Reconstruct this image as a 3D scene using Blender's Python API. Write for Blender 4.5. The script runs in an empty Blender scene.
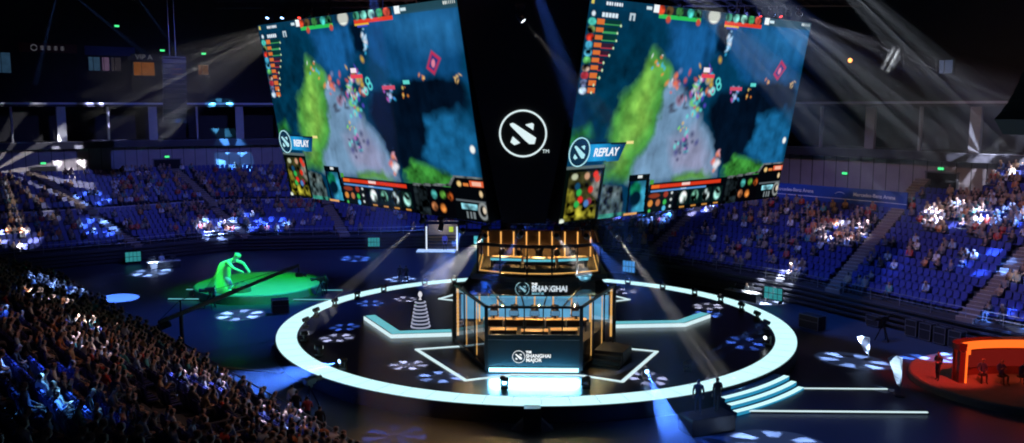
import bpy, bmesh, math, random
import numpy as np
from mathutils import Vector, Matrix
R = math.radians
rng = random.Random(7)
SC = bpy.context.scene
COL = SC.collection

# ------------------------------------------------------------------ materials
def _set(b, key, val):
    if key in b.inputs: b.inputs[key].default_value = val
_mats = {}
def pmat(name, col, rough=.6, metal=0., var=.15, scale=3., bump=0., spec=.5, objcol=False, attr=None, coord='Object'):
    """principled material with a procedural mottling of its own colour"""
    if name in _mats: return _mats[name]
    m = bpy.data.materials.new(name); m.use_nodes = True
    nt = m.node_tree; b = nt.nodes['Principled BSDF']
    _set(b, 'Roughness', rough); _set(b, 'Metallic', metal); _set(b, 'Specular IOR Level', spec)
    tc = nt.nodes.new('ShaderNodeTexCoord'); nz = nt.nodes.new('ShaderNodeTexNoise')
    nz.inputs['Scale'].default_value = scale; nz.inputs['Detail'].default_value = 3
    nt.links.new(tc.outputs[coord], nz.inputs['Vector'])
    mr = nt.nodes.new('ShaderNodeMapRange'); mr.inputs['To Min'].default_value = 1-var; mr.inputs['To Max'].default_value = 1+var
    nt.links.new(nz.outputs['Fac'], mr.inputs['Value'])
    mx = nt.nodes.new('ShaderNodeMix'); mx.data_type = 'RGBA'; mx.blend_type = 'MULTIPLY'; mx.inputs['Factor'].default_value = 1
    if objcol:
        oi = nt.nodes.new('ShaderNodeObjectInfo'); nt.links.new(oi.outputs['Color'], mx.inputs['A'])
    elif attr:
        at = nt.nodes.new('ShaderNodeAttribute'); at.attribute_name = attr; nt.links.new(at.outputs['Color'], mx.inputs['A'])
    else:
        mx.inputs['A'].default_value = (*col, 1)
    nt.links.new(mr.outputs['Result'], mx.inputs['B'])
    nt.links.new(mx.outputs['Result'], b.inputs['Base Color'])
    if bump:
        bp = nt.nodes.new('ShaderNodeBump'); bp.inputs['Strength'].default_value = bump
        nt.links.new(nz.outputs['Fac'], bp.inputs['Height']); nt.links.new(bp.outputs['Normal'], b.inputs['Normal'])
    _mats[name] = m
    return m
def emat(name, col, strength=1., sample=True, var=.06, scale=2.):
    """a glowing surface: emission with a faint procedural unevenness"""
    if name in _mats: return _mats[name]
    m = bpy.data.materials.new(name); m.use_nodes = True; nt = m.node_tree; nt.nodes.clear()
    o = nt.nodes.new('ShaderNodeOutputMaterial'); e = nt.nodes.new('ShaderNodeEmission')
    e.inputs['Color'].default_value = (*col, 1)
    tc = nt.nodes.new('ShaderNodeTexCoord'); nz = nt.nodes.new('ShaderNodeTexNoise'); nz.inputs['Scale'].default_value = scale
    nt.links.new(tc.outputs['Object'], nz.inputs['Vector'])
    mr = nt.nodes.new('ShaderNodeMapRange'); mr.inputs['To Min'].default_value = strength*(1-var); mr.inputs['To Max'].default_value = strength*(1+var)
    nt.links.new(nz.outputs['Fac'], mr.inputs['Value']); nt.links.new(mr.outputs['Result'], e.inputs['Strength'])
    nt.links.new(e.outputs[0], o.inputs['Surface'])
    if not sample: m.cycles.emission_sampling = 'NONE'
    _mats[name] = m
    return m
def glassmat(name, tint=(1, 1, 1), clear=.85, rough=.03):
    """thin pane: mostly see-through with a glossy reflection"""
    if name in _mats: return _mats[name]
    m = bpy.data.materials.new(name); m.use_nodes = True; nt = m.node_tree; nt.nodes.clear()
    o = nt.nodes.new('ShaderNodeOutputMaterial'); mix = nt.nodes.new('ShaderNodeMixShader')
    t = nt.nodes.new('ShaderNodeBsdfTransparent'); t.inputs['Color'].default_value = (*tint, 1)
    g = nt.nodes.new('ShaderNodeBsdfGlossy'); g.inputs['Roughness'].default_value = rough; g.inputs['Color'].default_value = (.7, .8, .9, 1)
    fr = nt.nodes.new('ShaderNodeFresnel'); fr.inputs['IOR'].default_value = 1.45
    ge = nt.nodes.new('ShaderNodeNewGeometry'); k1 = nt.nodes.new('ShaderNodeMath'); k1.operation = 'SUBTRACT'; k1.inputs[0].default_value = 1
    k2 = nt.nodes.new('ShaderNodeMath'); k2.operation = 'MULTIPLY'; nt.links.new(ge.outputs['Backfacing'], k1.inputs[1]); nt.links.new(k1.outputs[0], k2.inputs[0]); nt.links.new(fr.outputs[0], k2.inputs[1])
    nt.links.new(k2.outputs[0], mix.inputs[0]); nt.links.new(t.outputs[0], mix.inputs[1]); nt.links.new(g.outputs[0], mix.inputs[2])
    nt.links.new(mix.outputs[0], o.inputs['Surface'])
    _mats[name] = m
    return m
def hazemat(name, density):
    if name in _mats: return _mats[name]
    m = bpy.data.materials.new(name); m.use_nodes = True; nt = m.node_tree; nt.nodes.clear()
    o = nt.nodes.new('ShaderNodeOutputMaterial'); s = nt.nodes.new('ShaderNodeVolumeScatter')
    s.inputs['Density'].default_value = density; s.inputs['Anisotropy'].default_value = 0.; s.inputs['Color'].default_value = (1, 1, 1, 1)
    nt.links.new(s.outputs[0], o.inputs['Volume'])
    _mats[name] = m
    return m

# ------------------------------------------------------------------ mesh builder
class MB:
    def __init__(s): s.v = []; s.f = []; s.m = []; s.c = []
    def add(s, vs, fs, mi=0, col=None):
        n = len(s.v); s.v += [tuple(p) for p in vs]
        for f in fs: s.f.append(tuple(n+i for i in f)); s.m.append(mi)
        if col is not None: s.c += [col]*len(vs)
        return s
    def box(s, c, d, rz=0., mi=0, rx=0., col=None, taper=1.):
        M = Matrix.Rotation(rz, 3, 'Z') @ Matrix.Rotation(rx, 3, 'X'); c = Vector(c); vs = []
        for z in (-.5, .5):
            k = taper if z > 0 else 1.
            for x, y in ((-.5, -.5), (.5, -.5), (.5, .5), (-.5, .5)): vs.append(c + M @ Vector((x*k*d[0], y*k*d[1], z*d[2])))
        return s.add(vs, [(0, 3, 2, 1), (4, 5, 6, 7), (0, 1, 5, 4), (1, 2, 6, 5), (2, 3, 7, 6), (3, 0, 4, 7)], mi, col)
    def bar(s, p, q, w, h, mi=0, up=(0, 0, 1)):
        p = Vector(p); q = Vector(q); d = (q-p).normalized(); up = Vector(up)
        if abs(d.dot(up)) > .98: up = Vector((0, 1, 0))
        a = d.cross(up).normalized()*w/2; b = a.normalized().cross(d).normalized()*h/2
        vs = [p-a-b, p+a-b, p+a+b, p-a+b, q-a-b, q+a-b, q+a+b, q-a+b]
        return s.add(vs, [(0, 1, 2, 3), (4, 7, 6, 5), (0, 4, 5, 1), (1, 5, 6, 2), (2, 6, 7, 3), (3, 7, 4, 0)], mi)
    def cone(s, p, q, r0, r1, n=12, mi=0, caps=True):
        p = Vector(p); q = Vector(q); Q = (q-p).to_track_quat('Z', 'Y').to_matrix(); vs = []
        for c, r in ((p, r0), (q, r1)):
            for i in range(n):
                a = 2*math.pi*i/n; vs.append(c + Q @ Vector((r*math.cos(a), r*math.sin(a), 0)))
        fs = [(i, (i+1) % n, n+(i+1) % n, n+i) for i in range(n)]
        if caps: fs += [tuple(range(n))[::-1], tuple(range(n, 2*n))]
        return s.add(vs, fs, mi)
    def tube(s, path, r, n=6, mi=0):
        for a, b in zip(path, path[1:]): s.cone(a, b, r, r, n, mi)
        return s
    def lathe(s, prof, c=(0, 0, 0), n=20, mi=0):
        vs = []; c = Vector(c)
        for r, z in prof:
            for i in range(n):
                a = 2*math.pi*i/n; vs.append(c+Vector((r*math.cos(a), r*math.sin(a), z)))
        fs = [(j*n+i, j*n+(i+1) % n, (j+1)*n+(i+1) % n, (j+1)*n+i) for j in range(len(prof)-1) for i in range(n)]
        fs += [tuple(range(n))[::-1], tuple(range((len(prof)-1)*n, len(prof)*n))]
        return s.add(vs, fs, mi)
    def prism(s, poly, z0, z1, mi=0):
        n = len(poly); vs = [(x, y, z0) for x, y in poly]+[(x, y, z1) for x, y in poly]
        a = sum(poly[i][0]*poly[(i+1) % n][1]-poly[(i+1) % n][0]*poly[i][1] for i in range(n))
        fs = [tuple(range(n))[::-1], tuple(range(n, 2*n))]+[(i, (i+1) % n, n+(i+1) % n, n+i) for i in range(n)]
        if a < 0: fs = [f[::-1] for f in fs]
        return s.add(vs, fs, mi)
    def ring(s, r0, r1, z0, z1, a0=0., a1=360., n=96, mi=0, c=(0, 0)):
        full = abs(a1-a0) >= 360; k = n if full else n+1; vs = []
        for i in range(k):
            a = R(a0+(a1-a0)*i/n); ca, sa = math.cos(a), math.sin(a)
            for r, z in ((r0, z0), (r1, z0), (r1, z1), (r0, z1)): vs.append((c[0]+r*ca, c[1]+r*sa, z))
        fs = []
        for i in range(n):
            j = (i+1) % k
            for e in range(4): g = (e+1) % 4; fs.append((i*4+e, j*4+e, j*4+g, i*4+g)[::-1])
        if not full: fs += [(3, 2, 1, 0)[::-1], ((k-1)*4, (k-1)*4+1, (k-1)*4+2, (k-1)*4+3)[::-1]]
        return s.add(vs, fs, mi)
    def wall(s, pts, z0, z1, t=.3, mi=0):
        """a standing slab along a polyline"""
        off = offset(pts, t)
        for i in range(len(pts)-1):
            s.prism([pts[i], pts[i+1], off[i+1], off[i]], z0, z1, mi)
        return s
    def build(s, name, mats, parent=None, smooth=False, bevel=0., loc=None, rot=None):
        me = bpy.data.meshes.new(name); me.from_pydata([tuple(p) for p in s.v], [], s.f)
        for m in (mats if isinstance(mats, (list, tuple)) else [mats]): me.materials.append(m)
        me.polygons.foreach_set('material_index', s.m)
        if smooth: me.polygons.foreach_set('use_smooth', [True]*len(s.f))
        if s.c:
            at = me.color_attributes.new('tint', 'FLOAT_COLOR', 'POINT')
            at.data.foreach_set('color', np.array([(*c, 1.) for c in s.c], dtype=np.float32).ravel())
        me.update()
        o = bpy.data.objects.new(name, me); COL.objects.link(o)
        if parent is not None: o.parent = parent
        if loc is not None: o.location = loc
        if rot is not None: o.rotation_euler = rot
        if bevel:
            b = o.modifiers.new('edge', 'BEVEL'); b.width = bevel; b.segments = 2; b.limit_method = 'ANGLE'
        return o

def offset(pts, d):
    """polyline moved d to the right of its direction, mitred"""
    out = []
    n = len(pts)
    for i in range(n):
        a = Vector(pts[max(i-1, 0)]).to_2d(); b = Vector(pts[i]).to_2d(); c = Vector(pts[min(i+1, n-1)]).to_2d()
        d1 = (b-a) if i > 0 else (c-b); d2 = (c-b) if i < n-1 else (b-a)
        n1 = Vector((d1.y, -d1.x)).normalized(); n2 = Vector((d2.y, -d2.x)).normalized()
        m = (n1+n2).normalized(); k = d/max(m.dot(n1), .5)
        out.append((b.x+m.x*k, b.y+m.y*k))
    return out
def tag(o, label=None, cat=None, group=None, kind=None):
    if label: o['label'] = label
    if cat: o['category'] = cat
    if group: o['group'] = group
    if kind: o['kind'] = kind
    return o
def thing(name, label, cat, loc=(0, 0, 0), rz=0., group=None):
    o = bpy.data.objects.new(name, None); COL.objects.link(o); o.location = loc; o.rotation_euler = (0, 0, rz); o.empty_display_size = .3
    return tag(o, label, cat, group)
def copy_tree(o, parent=None):
    c = o.copy(); COL.objects.link(c)
    if parent is not None: c.parent = parent
    for ch in list(o.children):
        if ch.type != 'LIGHT': copy_tree(ch, c)
    return c
def text_part(name, s, size, mat, parent, loc, rot, depth=.02, align='LEFT', bold=0., sx=1., shear=0.):
    """lettering as a solid mesh"""
    cu = bpy.data.curves.new('lettering', 'FONT'); cu.body = s; cu.size = size; cu.extrude = depth; cu.align_x = align; cu.offset = bold; cu.shear = shear
    t = bpy.data.objects.new('lettering', cu); COL.objects.link(t)
    dg = bpy.context.evaluated_depsgraph_get(); me = bpy.data.meshes.new_from_object(t.evaluated_get(dg))
    bpy.data.objects.remove(t)
    me.name = name; me.materials.clear(); me.materials.append(mat)
    o = bpy.data.objects.new(name, me); COL.objects.link(o)
    o.parent = parent; o.location = loc; o.rotation_euler = rot; o.scale = (sx, 1, 1)
    return o
ORD = ('zeroth first second third fourth fifth sixth seventh eighth ninth tenth eleventh twelfth thirteenth fourteenth fifteenth sixteenth '
       'seventeenth eighteenth nineteenth twentieth').split()
TENS = {2: 'twenty', 3: 'thirty', 4: 'forty', 5: 'fifty', 6: 'sixty', 7: 'seventy', 8: 'eighty', 9: 'ninety'}
TENTH = {2: 'twentieth', 3: 'thirtieth', 4: 'fortieth', 5: 'fiftieth', 6: 'sixtieth', 7: 'seventieth', 8: 'eightieth', 9: 'ninetieth'}
def ordinal(n):
    if n <= 20: return ORD[n]
    if n > 99: return 'hundred-and-' + ordinal(n-100) if n > 100 else 'hundredth'
    t, u = divmod(n, 10)
    return TENTH[t] if u == 0 else TENS[t]+'-'+ORD[u]

# ------------------------------------------------------------------ camera
cam = bpy.data.cameras.new('camera'); cam.lens = 900/1024*36; cam.sensor_width = 36; cam.clip_end = 500
co = bpy.data.objects.new('camera', cam); COL.objects.link(co)
co.location = (0, -63.28, 16.37); co.rotation_euler = (math.pi/2-.1263, 0, .0257)
SC.camera = co
vs = SC.view_settings; vs.view_transform = 'Standard'; vs.look = 'None'; vs.gamma = 1; vs.exposure = 0; vs.use_curve_mapping = False
w = bpy.data.worlds.new('dark_hall'); SC.world = w; w.use_nodes = True
w.node_tree.nodes['Background'].inputs[0].default_value = (.009, .012, .027, 1)
SC.cycles.filter_width = 2.0; SC.cycles.use_denoising = True; SC.cycles.max_bounces = 5; SC.cycles.transparent_max_bounces = 24; SC.cycles.sample_clamp_indirect = 4

CONCRETE = pmat('dark_concrete', (.035, .037, .05), .8, var=.25, scale=1.2)
BLACK = pmat('black_paint', (.012, .013, .018), .55)
BLACKMETAL = pmat('black_metal', (.02, .021, .026), .4, .4)
STEEL = pmat('grey_steel', (.25, .26, .3), .4, .8)
# ------------------------------------------------------------------ the bowl
R_BASE = [(54, -28.5), (43.5, -17.2), (32.2, -5.4), (28.3, .3), (22.1, 10.9), (16.7, 17), (10.3, 23.6), (2.6, 28.4), (-4.0, 34.5)]
L_BASE = [(-4, 41.5), (-12.8, 41), (-18, 39.8), (-27, 38.8), (-35, 37.5), (-43, 30.3), (-52, 23.5), (-64, 13)]
WALL = [(90.15, -24.57), (68, -4), (50, 8), (40.5, 17), (33, 27), (21, 39), (8, 52), (-4, 57), (-18, 56.5), (-34, 55), (-49, 48), (-64, 36), (-90, 14)]
FLOORMAT = pmat('painted_hall_floor', (.035, .045, .075), .42, var=.2, scale=.25)
MB().prism([(-95, -70), (95, -70), (95, 75), (-95, 75)], -.3, 0).build('floor', FLOORMAT)['kind'] = 'structure'
WALLMAT = pmat('grey_wall_panels', (.3, .27, .29), .8, var=.2, scale=.8)
DARKWALL = pmat('dark_upper_wall', (.02, .02, .028), .85, var=.3, scale=.3)

def struct(name, mb, m, **k):
    o = mb.build(name, m, **k); o['kind'] = 'structure'; return o
struct('wall_back', MB().wall(WALL, 0, 11.5, .4), WALLMAT)
# vertical panel joints of the concourse wall
mb = MB()
for a, b in zip(WALL, WALL[1:]):
    L = math.dist(a, b); n = int(L/1.3)
    for i in range(n):
        t = (i+.5)/n; x = a[0]+(b[0]-a[0])*t; y = a[1]+(b[1]-a[1])*t
        mb.box((x, y, 9.6), (.06, .06, 3.6), math.atan2(b[1]-a[1], b[0]-a[0]))
struct('trim_1', mb, BLACK)
SLAB = pmat('balcony_slab', (.03, .03, .045), .7)
struct('ceiling_lounge', MB().wall(offset(WALL, -1.2), 11.5, 12.3, 9), SLAB)      # slab over the concourse, floor of the lounge
struct('wall_lounge', MB().wall(offset(WALL, 4.5), 12.3, 16.5, .3), DARKWALL)
struct('trim_2', MB().wall(offset(WALL, -.6), 16.45, 16.72, 9), SLAB)               # floor of the upper tier
RAILMAT = pmat('pale_balcony_edge', (.42, .45, .58), .5)
struct('trim_3', MB().wall(offset(WALL, -.75), 16.7, 16.92, .15), RAILMAT)
struct('trim_4', MB().wall(offset(WALL, -1.25), 12.25, 12.33, .06), pmat('grey_edge', (.1, .1, .13), .6))
struct('wall_suites', MB().wall(offset(WALL, 6), 16.7, 34, .4), DARKWALL)
struct('ceiling', MB().prism([(-110, -75), (110, -75), (110, 85), (-110, 85)], 34, 34.5), pmat('black_ceiling', (.01, .01, .012), .9))
# upper tier steps
mb = MB()
for k in range(4):
    mb.wall(offset(WALL, 1.5+k*1.1), 16.7, 17.0+k*.5, 1.15)
struct('floor_upper_tier', mb, DARKWALL)

def along(pts, s):
    for a, b in zip(pts, pts[1:]):
        L = math.dist(a, b)
        if s <= L: return (a[0]+(b[0]-a[0])*s/L, a[1]+(b[1]-a[1])*s/L), math.atan2(b[1]-a[1], b[0]-a[0])
        s -= L
    return None
def length(pts): return sum(math.dist(a, b) for a, b in zip(pts, pts[1:]))
def cam_px(x, y, z):
    """how far along the camera's view and where in its frame a point shows (used only to tell what the photo can see)"""
    d = Vector((x, y+63.28, z-16.37)); c, s = math.cos(.0257), math.sin(.0257); P = .1263
    fw = Vector((-s*math.cos(P), c*math.cos(P), -math.sin(P))); rt = Vector((c, s, 0)); up = rt.cross(fw)
    q = d.dot(fw)
    if q < 1: return -1, -1, q
    return 512+900*d.dot(rt)/q, 221.5-900*d.dot(up)/q, q

seats = []     # (x, y, z, facing, bank, row, number from the aisle)
def bank(bk, rows, z_of, name, aisles, limit=None):
    """rows: list of polylines; terrace treads and risers, seat positions. limit(x, y) = how many rows there are at that point"""
    mb = MB()
    for k in range(len(rows)-1):
        a, b = rows[k], rows[k+1]
        for i in range(len(a)-1):
            mx, my = (a[i][0]+b[i+1][0])/2, (a[i][1]+b[i+1][1])/2
            kk = k if limit is None or bk == 'near' else min(k, limit(mx, my)); z = z_of(kk)
            zb = -.0 if k == 0 else z_of(max(kk-1, 0))-.1
            mb.prism([a[i], a[i+1], b[i+1], b[i]], zb if k else 0, z)
    struct(name, mb, CONCRETE)
    for k in range(len(rows)-1):
        a, b = rows[k], rows[k+1]; z = z_of(k)
        mid = [((p[0]*.35+q[0]*.65), (p[1]*.35+q[1]*.65)) for p, q in zip(a, b)]
        L = length(mid); n = int(L/.56); num = 0; blk = 1
        for i in range(n):
            r = along(mid, (i+.5)*.56)
            if r is None: continue
            (x, y), ang = r
            hit = False
            for (p, q) in aisles:
                dx, dy = q[0]-p[0], q[1]-p[1]; l = math.hypot(dx, dy)
                dist = ((x-p[0])*dy-(y-p[1])*dx)/l; t = ((x-p[0])*dx+(y-p[1])*dy)/l
                if abs(dist) < .75 and -2 < t < l+2: hit = True
            if hit:
                if num: blk += 1
                num = 0; continue
            num += 1
            if limit is not None and k >= limit(x, y): continue
            seats.append((x, y, z, ang, bk, k+1, (blk, num)))
    return mb
def aisle_stairs(name, p, q, z_of, depth, n, zbase, mat):
    mb = MB(); d = Vector((q[0]-p[0], q[1]-p[1])).normalized(); ang = math.atan2(d.y, d.x)
    step = math.dist(p, q)/(n*2)
    for i in range(n*2):
        c = Vector(p)+d*(i+.5)*step; z = z_of(i/2)
        mb.box((c.x, c.y, z-.2), (step*.98, 1.25, .5), ang)
        mb.box((c.x-d.x*step*.45, c.y-d.y*step*.45, z+.055), (.05, 1.25, .012), ang, mi=1)
    return struct(name, mb, [mat, pmat('stair_nosing', (.5, .42, .36), .6)])
STAIR = pmat('aisle_steps', (.17, .13, .115), .8)

# bank along the far side of the runway
DEP, RISE = .86, .43
rz = lambda k: 1.9+RISE*k
def fine(pts, step):
    out = []
    for a, b in zip(pts, pts[1:]):
        n = max(1, round(math.dist(a, b)/step)); out += [(a[0]+(b[0]-a[0])*i/n, a[1]+(b[1]-a[1])*i/n) for i in range(n)]
    return out+[pts[-1]]
RR = [fine(offset(R_BASE, .3+DEP*k), 99) for k in range(23)]
NS = [max(1, round(math.dist(a, b)/1.5)) for a, b in zip(R_BASE, R_BASE[1:])]
RR = [[(a[0]+(b[0]-a[0])*i/n, a[1]+(b[1]-a[1])*i/n) for (a, b), n in zip(zip(P, P[1:]), NS) for i in range(n)]+[P[-1]] for P in RR]
A_R = [((23.8, 8.1), (35.5, 19.7)), ((29.7, -1.6), (44.4, 9.2)), ((10.6, 23.6), (21.5, 33.5)), ((2.2, 28.6), (9, 40))]
def rmax(x, y):
    # beyond the second aisle the bank is some rows lower, with a hoarding and a walkway behind it
    dx, dy = 11.7, 11.6; side = ((x-23.8)*dy-(y-8.1)*dx)/math.hypot(dx, dy)
    return (22 if side > 6 else 16) if side > 0 else 12
bank('runway', RR, rz, 'floor_terrace_runway', A_R, rmax)
for i, (p, q) in enumerate(A_R):
    aisle_stairs('floor_steps_runway', p, q, rz, DEP, int(math.dist(p, q)/DEP), 0, STAIR)
# bank behind the statue
lz = lambda k: 1.7+.42*k+(.5 if k >= 7 else 0)
LL = [offset(L_BASE, .3+.92*k) for k in range(16)]
A_L = [((-42.4, 31.0), (-57.2, 37.4)), ((-33.0, 38.1), (-45.1, 47.8)), ((-22, 39.4), (-29.6, 52.7)), ((-55, 21), (-68, 32))]
bank('statue', LL, lz, 'floor_terrace_statue', A_L)
for p, q in A_L:
    aisle_stairs('floor_steps_statue', p, q, lz, .92, int(math.dist(p, q)/.92), 0, STAIR)
struct('trim_5', MB().wall(offset(L_BASE, .3+.92*7-.1)[1:], 4.3, 5.35, .12), pmat('pale_parapet', (.3, .3, .42), .6))
# bank nearest the camera
N0, M0 = Vector((4.1, -40.7)), Vector((-40.2, 10.2))
N1, M1 = N0+Vector((-.754, -.657))*18.4, M0+Vector((-.754, -.657))*18.4
nz = lambda k: 1.7+.4*k
NN = []
for k in range(21):
    t = k/20
    NN.append([tuple(M0.lerp(M1, t).lerp(N0.lerp(N1, t), s)) for s in (0, .5, 1)])
A_N = [((-11.5, -23.3), (-24.0, -34.2)), ((-26.5, -6.2), (-39, -17.1)), ((0, -36.3), (-12, -47))]
bank('near', NN, nz, 'floor_terrace_near', A_N, lambda x, y: 0 if math.hypot(x+13.2, y+31.2) < 2.3 else 99)
bluestair = pmat('blue_light_tint_steps', (.1, .14, .2), .6)  # blue light on these steps is put into their colour
for p, q in A_N:
    aisle_stairs('floor_steps_near', p, q, lambda k: 1.7+.4*k*.98/.92, .9, int(math.dist(p, q)/.98), 0, bluestair)
# front walls of the banks: black retracted bleachers (a stack of rails) with a guard rail on top
def bleachers(name, pts, z1, mat):
    mb = MB(); inner = offset(pts, -.25)
    n = 8
    for i in range(n):
        z = .1+(z1-.1)*i/n
        mb.wall(offset(pts, -.05-.22*(i % 2)), z, z+(z1/n)*.62, .2)
    return struct(name, mb, mat)
BLEACH = pmat('bleacher_rails', (.03, .032, .045), .5)
bleachers('wall_runway', R_BASE[:-1], 1.75, BLEACH)
bleachers('wall_statue', L_BASE, 1.6, BLEACH)
bleachers('wall_near', NN[0], 1.6, BLEACH)

# ------------------------------------------------------------------ seats
SEATBLUE = pmat('blue_seat_plastic', (.035, .045, .21), .45, var=.12, scale=4)
def seat_mesh():
    m = MB()
    m.box((0, -.02, .43), (.46, .44, .07), 0, rx=R(-4)); m.box((0, .21, .7), (.46, .07, .52), 0, rx=R(-9)); m.box((0, .2, .98), (.4, .05, .06), rx=R(-9))
    m.box((0, .06, .2), (.1, .2, .4), mi=1); m.box((-.26, .02, .56), (.04, .36, .05), mi=1); m.box((.26, .02, .56), (.04, .36, .05), mi=1)
    return m
_sm = seat_mesh()
def grid_mass(name, base, spots, mats, label, cat):
    """the many too small to tell apart, as one object"""
    V = np.array(base.v); F = base.f; nv = len(V)
    allv = []; allf = []; allm = []; allc = []
    for i, (x, y, z, a, sc, cols) in enumerate(spots):
        c, s = math.cos(a), math.sin(a); W = V*sc
        allv.append(np.stack([x+W[:, 0]*c-W[:, 1]*s, y+W[:, 0]*s+W[:, 1]*c, z+W[:, 2]], 1))
        allf += [tuple(i*nv+j for j in f) for f in F]; allm += base.m
        if cols is not None: allc.append(cols)
    me = bpy.data.meshes.new(name); me.from_pydata(np.concatenate(allv).tolist(), [], allf)
    for m in mats: me.materials.append(m)
    me.polygons.foreach_set('material_index', allm)
    if allc:
        at = me.color_attributes.new('tint', 'FLOAT_COLOR', 'POINT'); at.data.foreach_set('color', np.concatenate(allc).astype(np.float32).ravel())
    me.update(); o = bpy.data.objects.new(name, me); COL.objects.link(o)
    return tag(o, label, cat, kind='stuff')

def noise2(x, y, s): return .5+.25*(math.sin(x*1.7*s+y*.9*s+1.3)+math.sin(-x*.8*s+y*1.9*s+4.1))
CLUSTERS = []   # (x, y, radius, occupancy)
def occupancy(x, y, bk, row, num):
    f = noise2(x, y, .55)*noise2(x+31, y-17, 1.3)
    if bk == 'near': return (.62 if row < 10 else .36)+.5*f
    if bk == 'statue': b = .02+1.5*f*f*f*3
    else: b = .04+.8*f*f*2
    for cx, cy, r, o in CLUSTERS:
        if math.hypot(x-cx, y-cy) < r: b = max(b, o)
    return b
CLUSTERS += [(25, 20, 6, .5), (8, 35, 6, .85), (2, 38, 5, .85), (13, 30, 3.5, .7), (35, 11, 3.2, .85), (39, 13, 4, .6), (37, 7, 3, .6), (41, 12, 6, .55), (27, 15.5, 2.6, .8),
             (-44, 43, 6, .55), (-31, 46, 5, .5), (-38, 41, 5, .7), (-52, 30, 4, .5), (-60, 30, 6, .6), (-33, 50, 6, .5)]
BANKNAME = {'runway': 'runway-side stand', 'statue': 'statue-side stand', 'near': 'crane-side stand'}
def place_words(bk, row, num): return f"{ordinal(row)} row up, {ordinal(num[0])} block of {BANKNAME[bk]}, {ordinal(num[1])} from its steps"
taken, empty = [], []
for s in seats:
    x, y, z, a, bk, row, num = s
    px, py, q = cam_px(x, y, z+.8)
    if q < 1 or not (-60 < px < 1084 and -40 < py < 500): continue
    (taken if rng.random() < occupancy(x, y, bk, row, num) else empty).append((q, px, py, s))
taken.sort(); empty.sort()
inframe = lambda t: 3 < t[1] < 1021 and 3 < t[2] < 440
N_SEAT = 290
mesh_seat = None
solo = [t for t in empty if inframe(t)][:N_SEAT]; solo_ids = {id(t) for t in solo}
for q, px, py, (x, y, z, a, bk, row, num) in solo:
    if mesh_seat is None:
        o = _sm.build('arena_seat', [SEATBLUE, BLACK]); mesh_seat = o
    else:
        o = mesh_seat.copy(); COL.objects.link(o)
    o.location = (x, y, z); o.rotation_euler = (0, 0, a+math.pi)
    tag(o, "empty blue seat, "+place_words(bk, row, num), 'seat', 'empty blue arena seats')
mass = [(x, y, z, a+math.pi, 1., None) for t in empty+taken if id(t) not in solo_ids for (x, y, z, a, bk, row, num) in [t[3]]]
grid_mass('seating', _sm, mass, [SEATBLUE, BLACK], 'blue plastic seats filling the farther rows of the stands', 'seats')
print('SEATS', len(seats), 'taken', len(taken), 'empty', len(empty))
# ------------------------------------------------------------------ people
SKIN = pmat('skin', (.42, .26, .19), .55, var=.08); HAIR = pmat('dark_hair', (.012, .01, .009), .5)
TOP = pmat('shirt_cloth', (.2, .2, .2), .8, var=.15, scale=8, objcol=True); TROUSERS = pmat('dark_trousers', (.03, .035, .055), .8)
SHOES = pmat('dark_shoes', (.02, .02, .02), .6)
def skin_body(nodes, edges, fingers=True, top=lambda p: p.z > .6, res=1):
    """one continuous body: joints with radii grown by a skin surface, fingers as their own chains"""
    names = list(nodes); P = [nodes[n][0] for n in names]; Rr = [nodes[n][1] for n in names]
    me = bpy.data.meshes.new('body'); me.from_pydata(P, [(names.index(a), names.index(b)) for a, b in edges], [])
    o = bpy.data.objects.new('body', me); COL.objects.link(o)
    o.modifiers.new('skin', 'SKIN')
    if res:
        sb = o.modifiers.new('sub', 'SUBSURF'); sb.levels = res; sb.render_levels = res
    for i, r in enumerate(Rr):
        sv = me.skin_vertices[0].data[i]; sv.radius = r if isinstance(r, tuple) else (r, r); sv.use_root = (i == 0)
    dg = bpy.context.evaluated_depsgraph_get(); out = bpy.data.meshes.new_from_object(o.evaluated_get(dg))
    bpy.data.objects.remove(o); bpy.data.meshes.remove(me)
    return out
def hand_fingers(mb, wrist, hand, mi, curl=.4):
    w = Vector(wrist); h = Vector(hand); d = (h-w).normalized(); side = d.cross(Vector((0, 0, 1)))
    if side.length < .1: side = Vector((1, 0, 0))
    side.normalize(); dn = side.cross(d)
    if dn.z > 0: dn = -dn
    for k, l in ((-1.5, .068), (-.5, .08), (.5, .085), (1.5, .075)):
        a = h+side*k*.019; b = a+d*l*.55; c = b+(d*(1-curl)+dn*curl).normalized()*l*.5
        mb.cone(a-d*.02, b, .009, .0085, 5, mi); mb.cone(b, c, .0085, .006, 5, mi)
    s = 1 if h.x < 0 else -1
    a = h-d*.045+side*.03*s; mb.cone(a, a+d*.045+side*.03*s+dn*.02, .011, .008, 5, mi)
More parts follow.
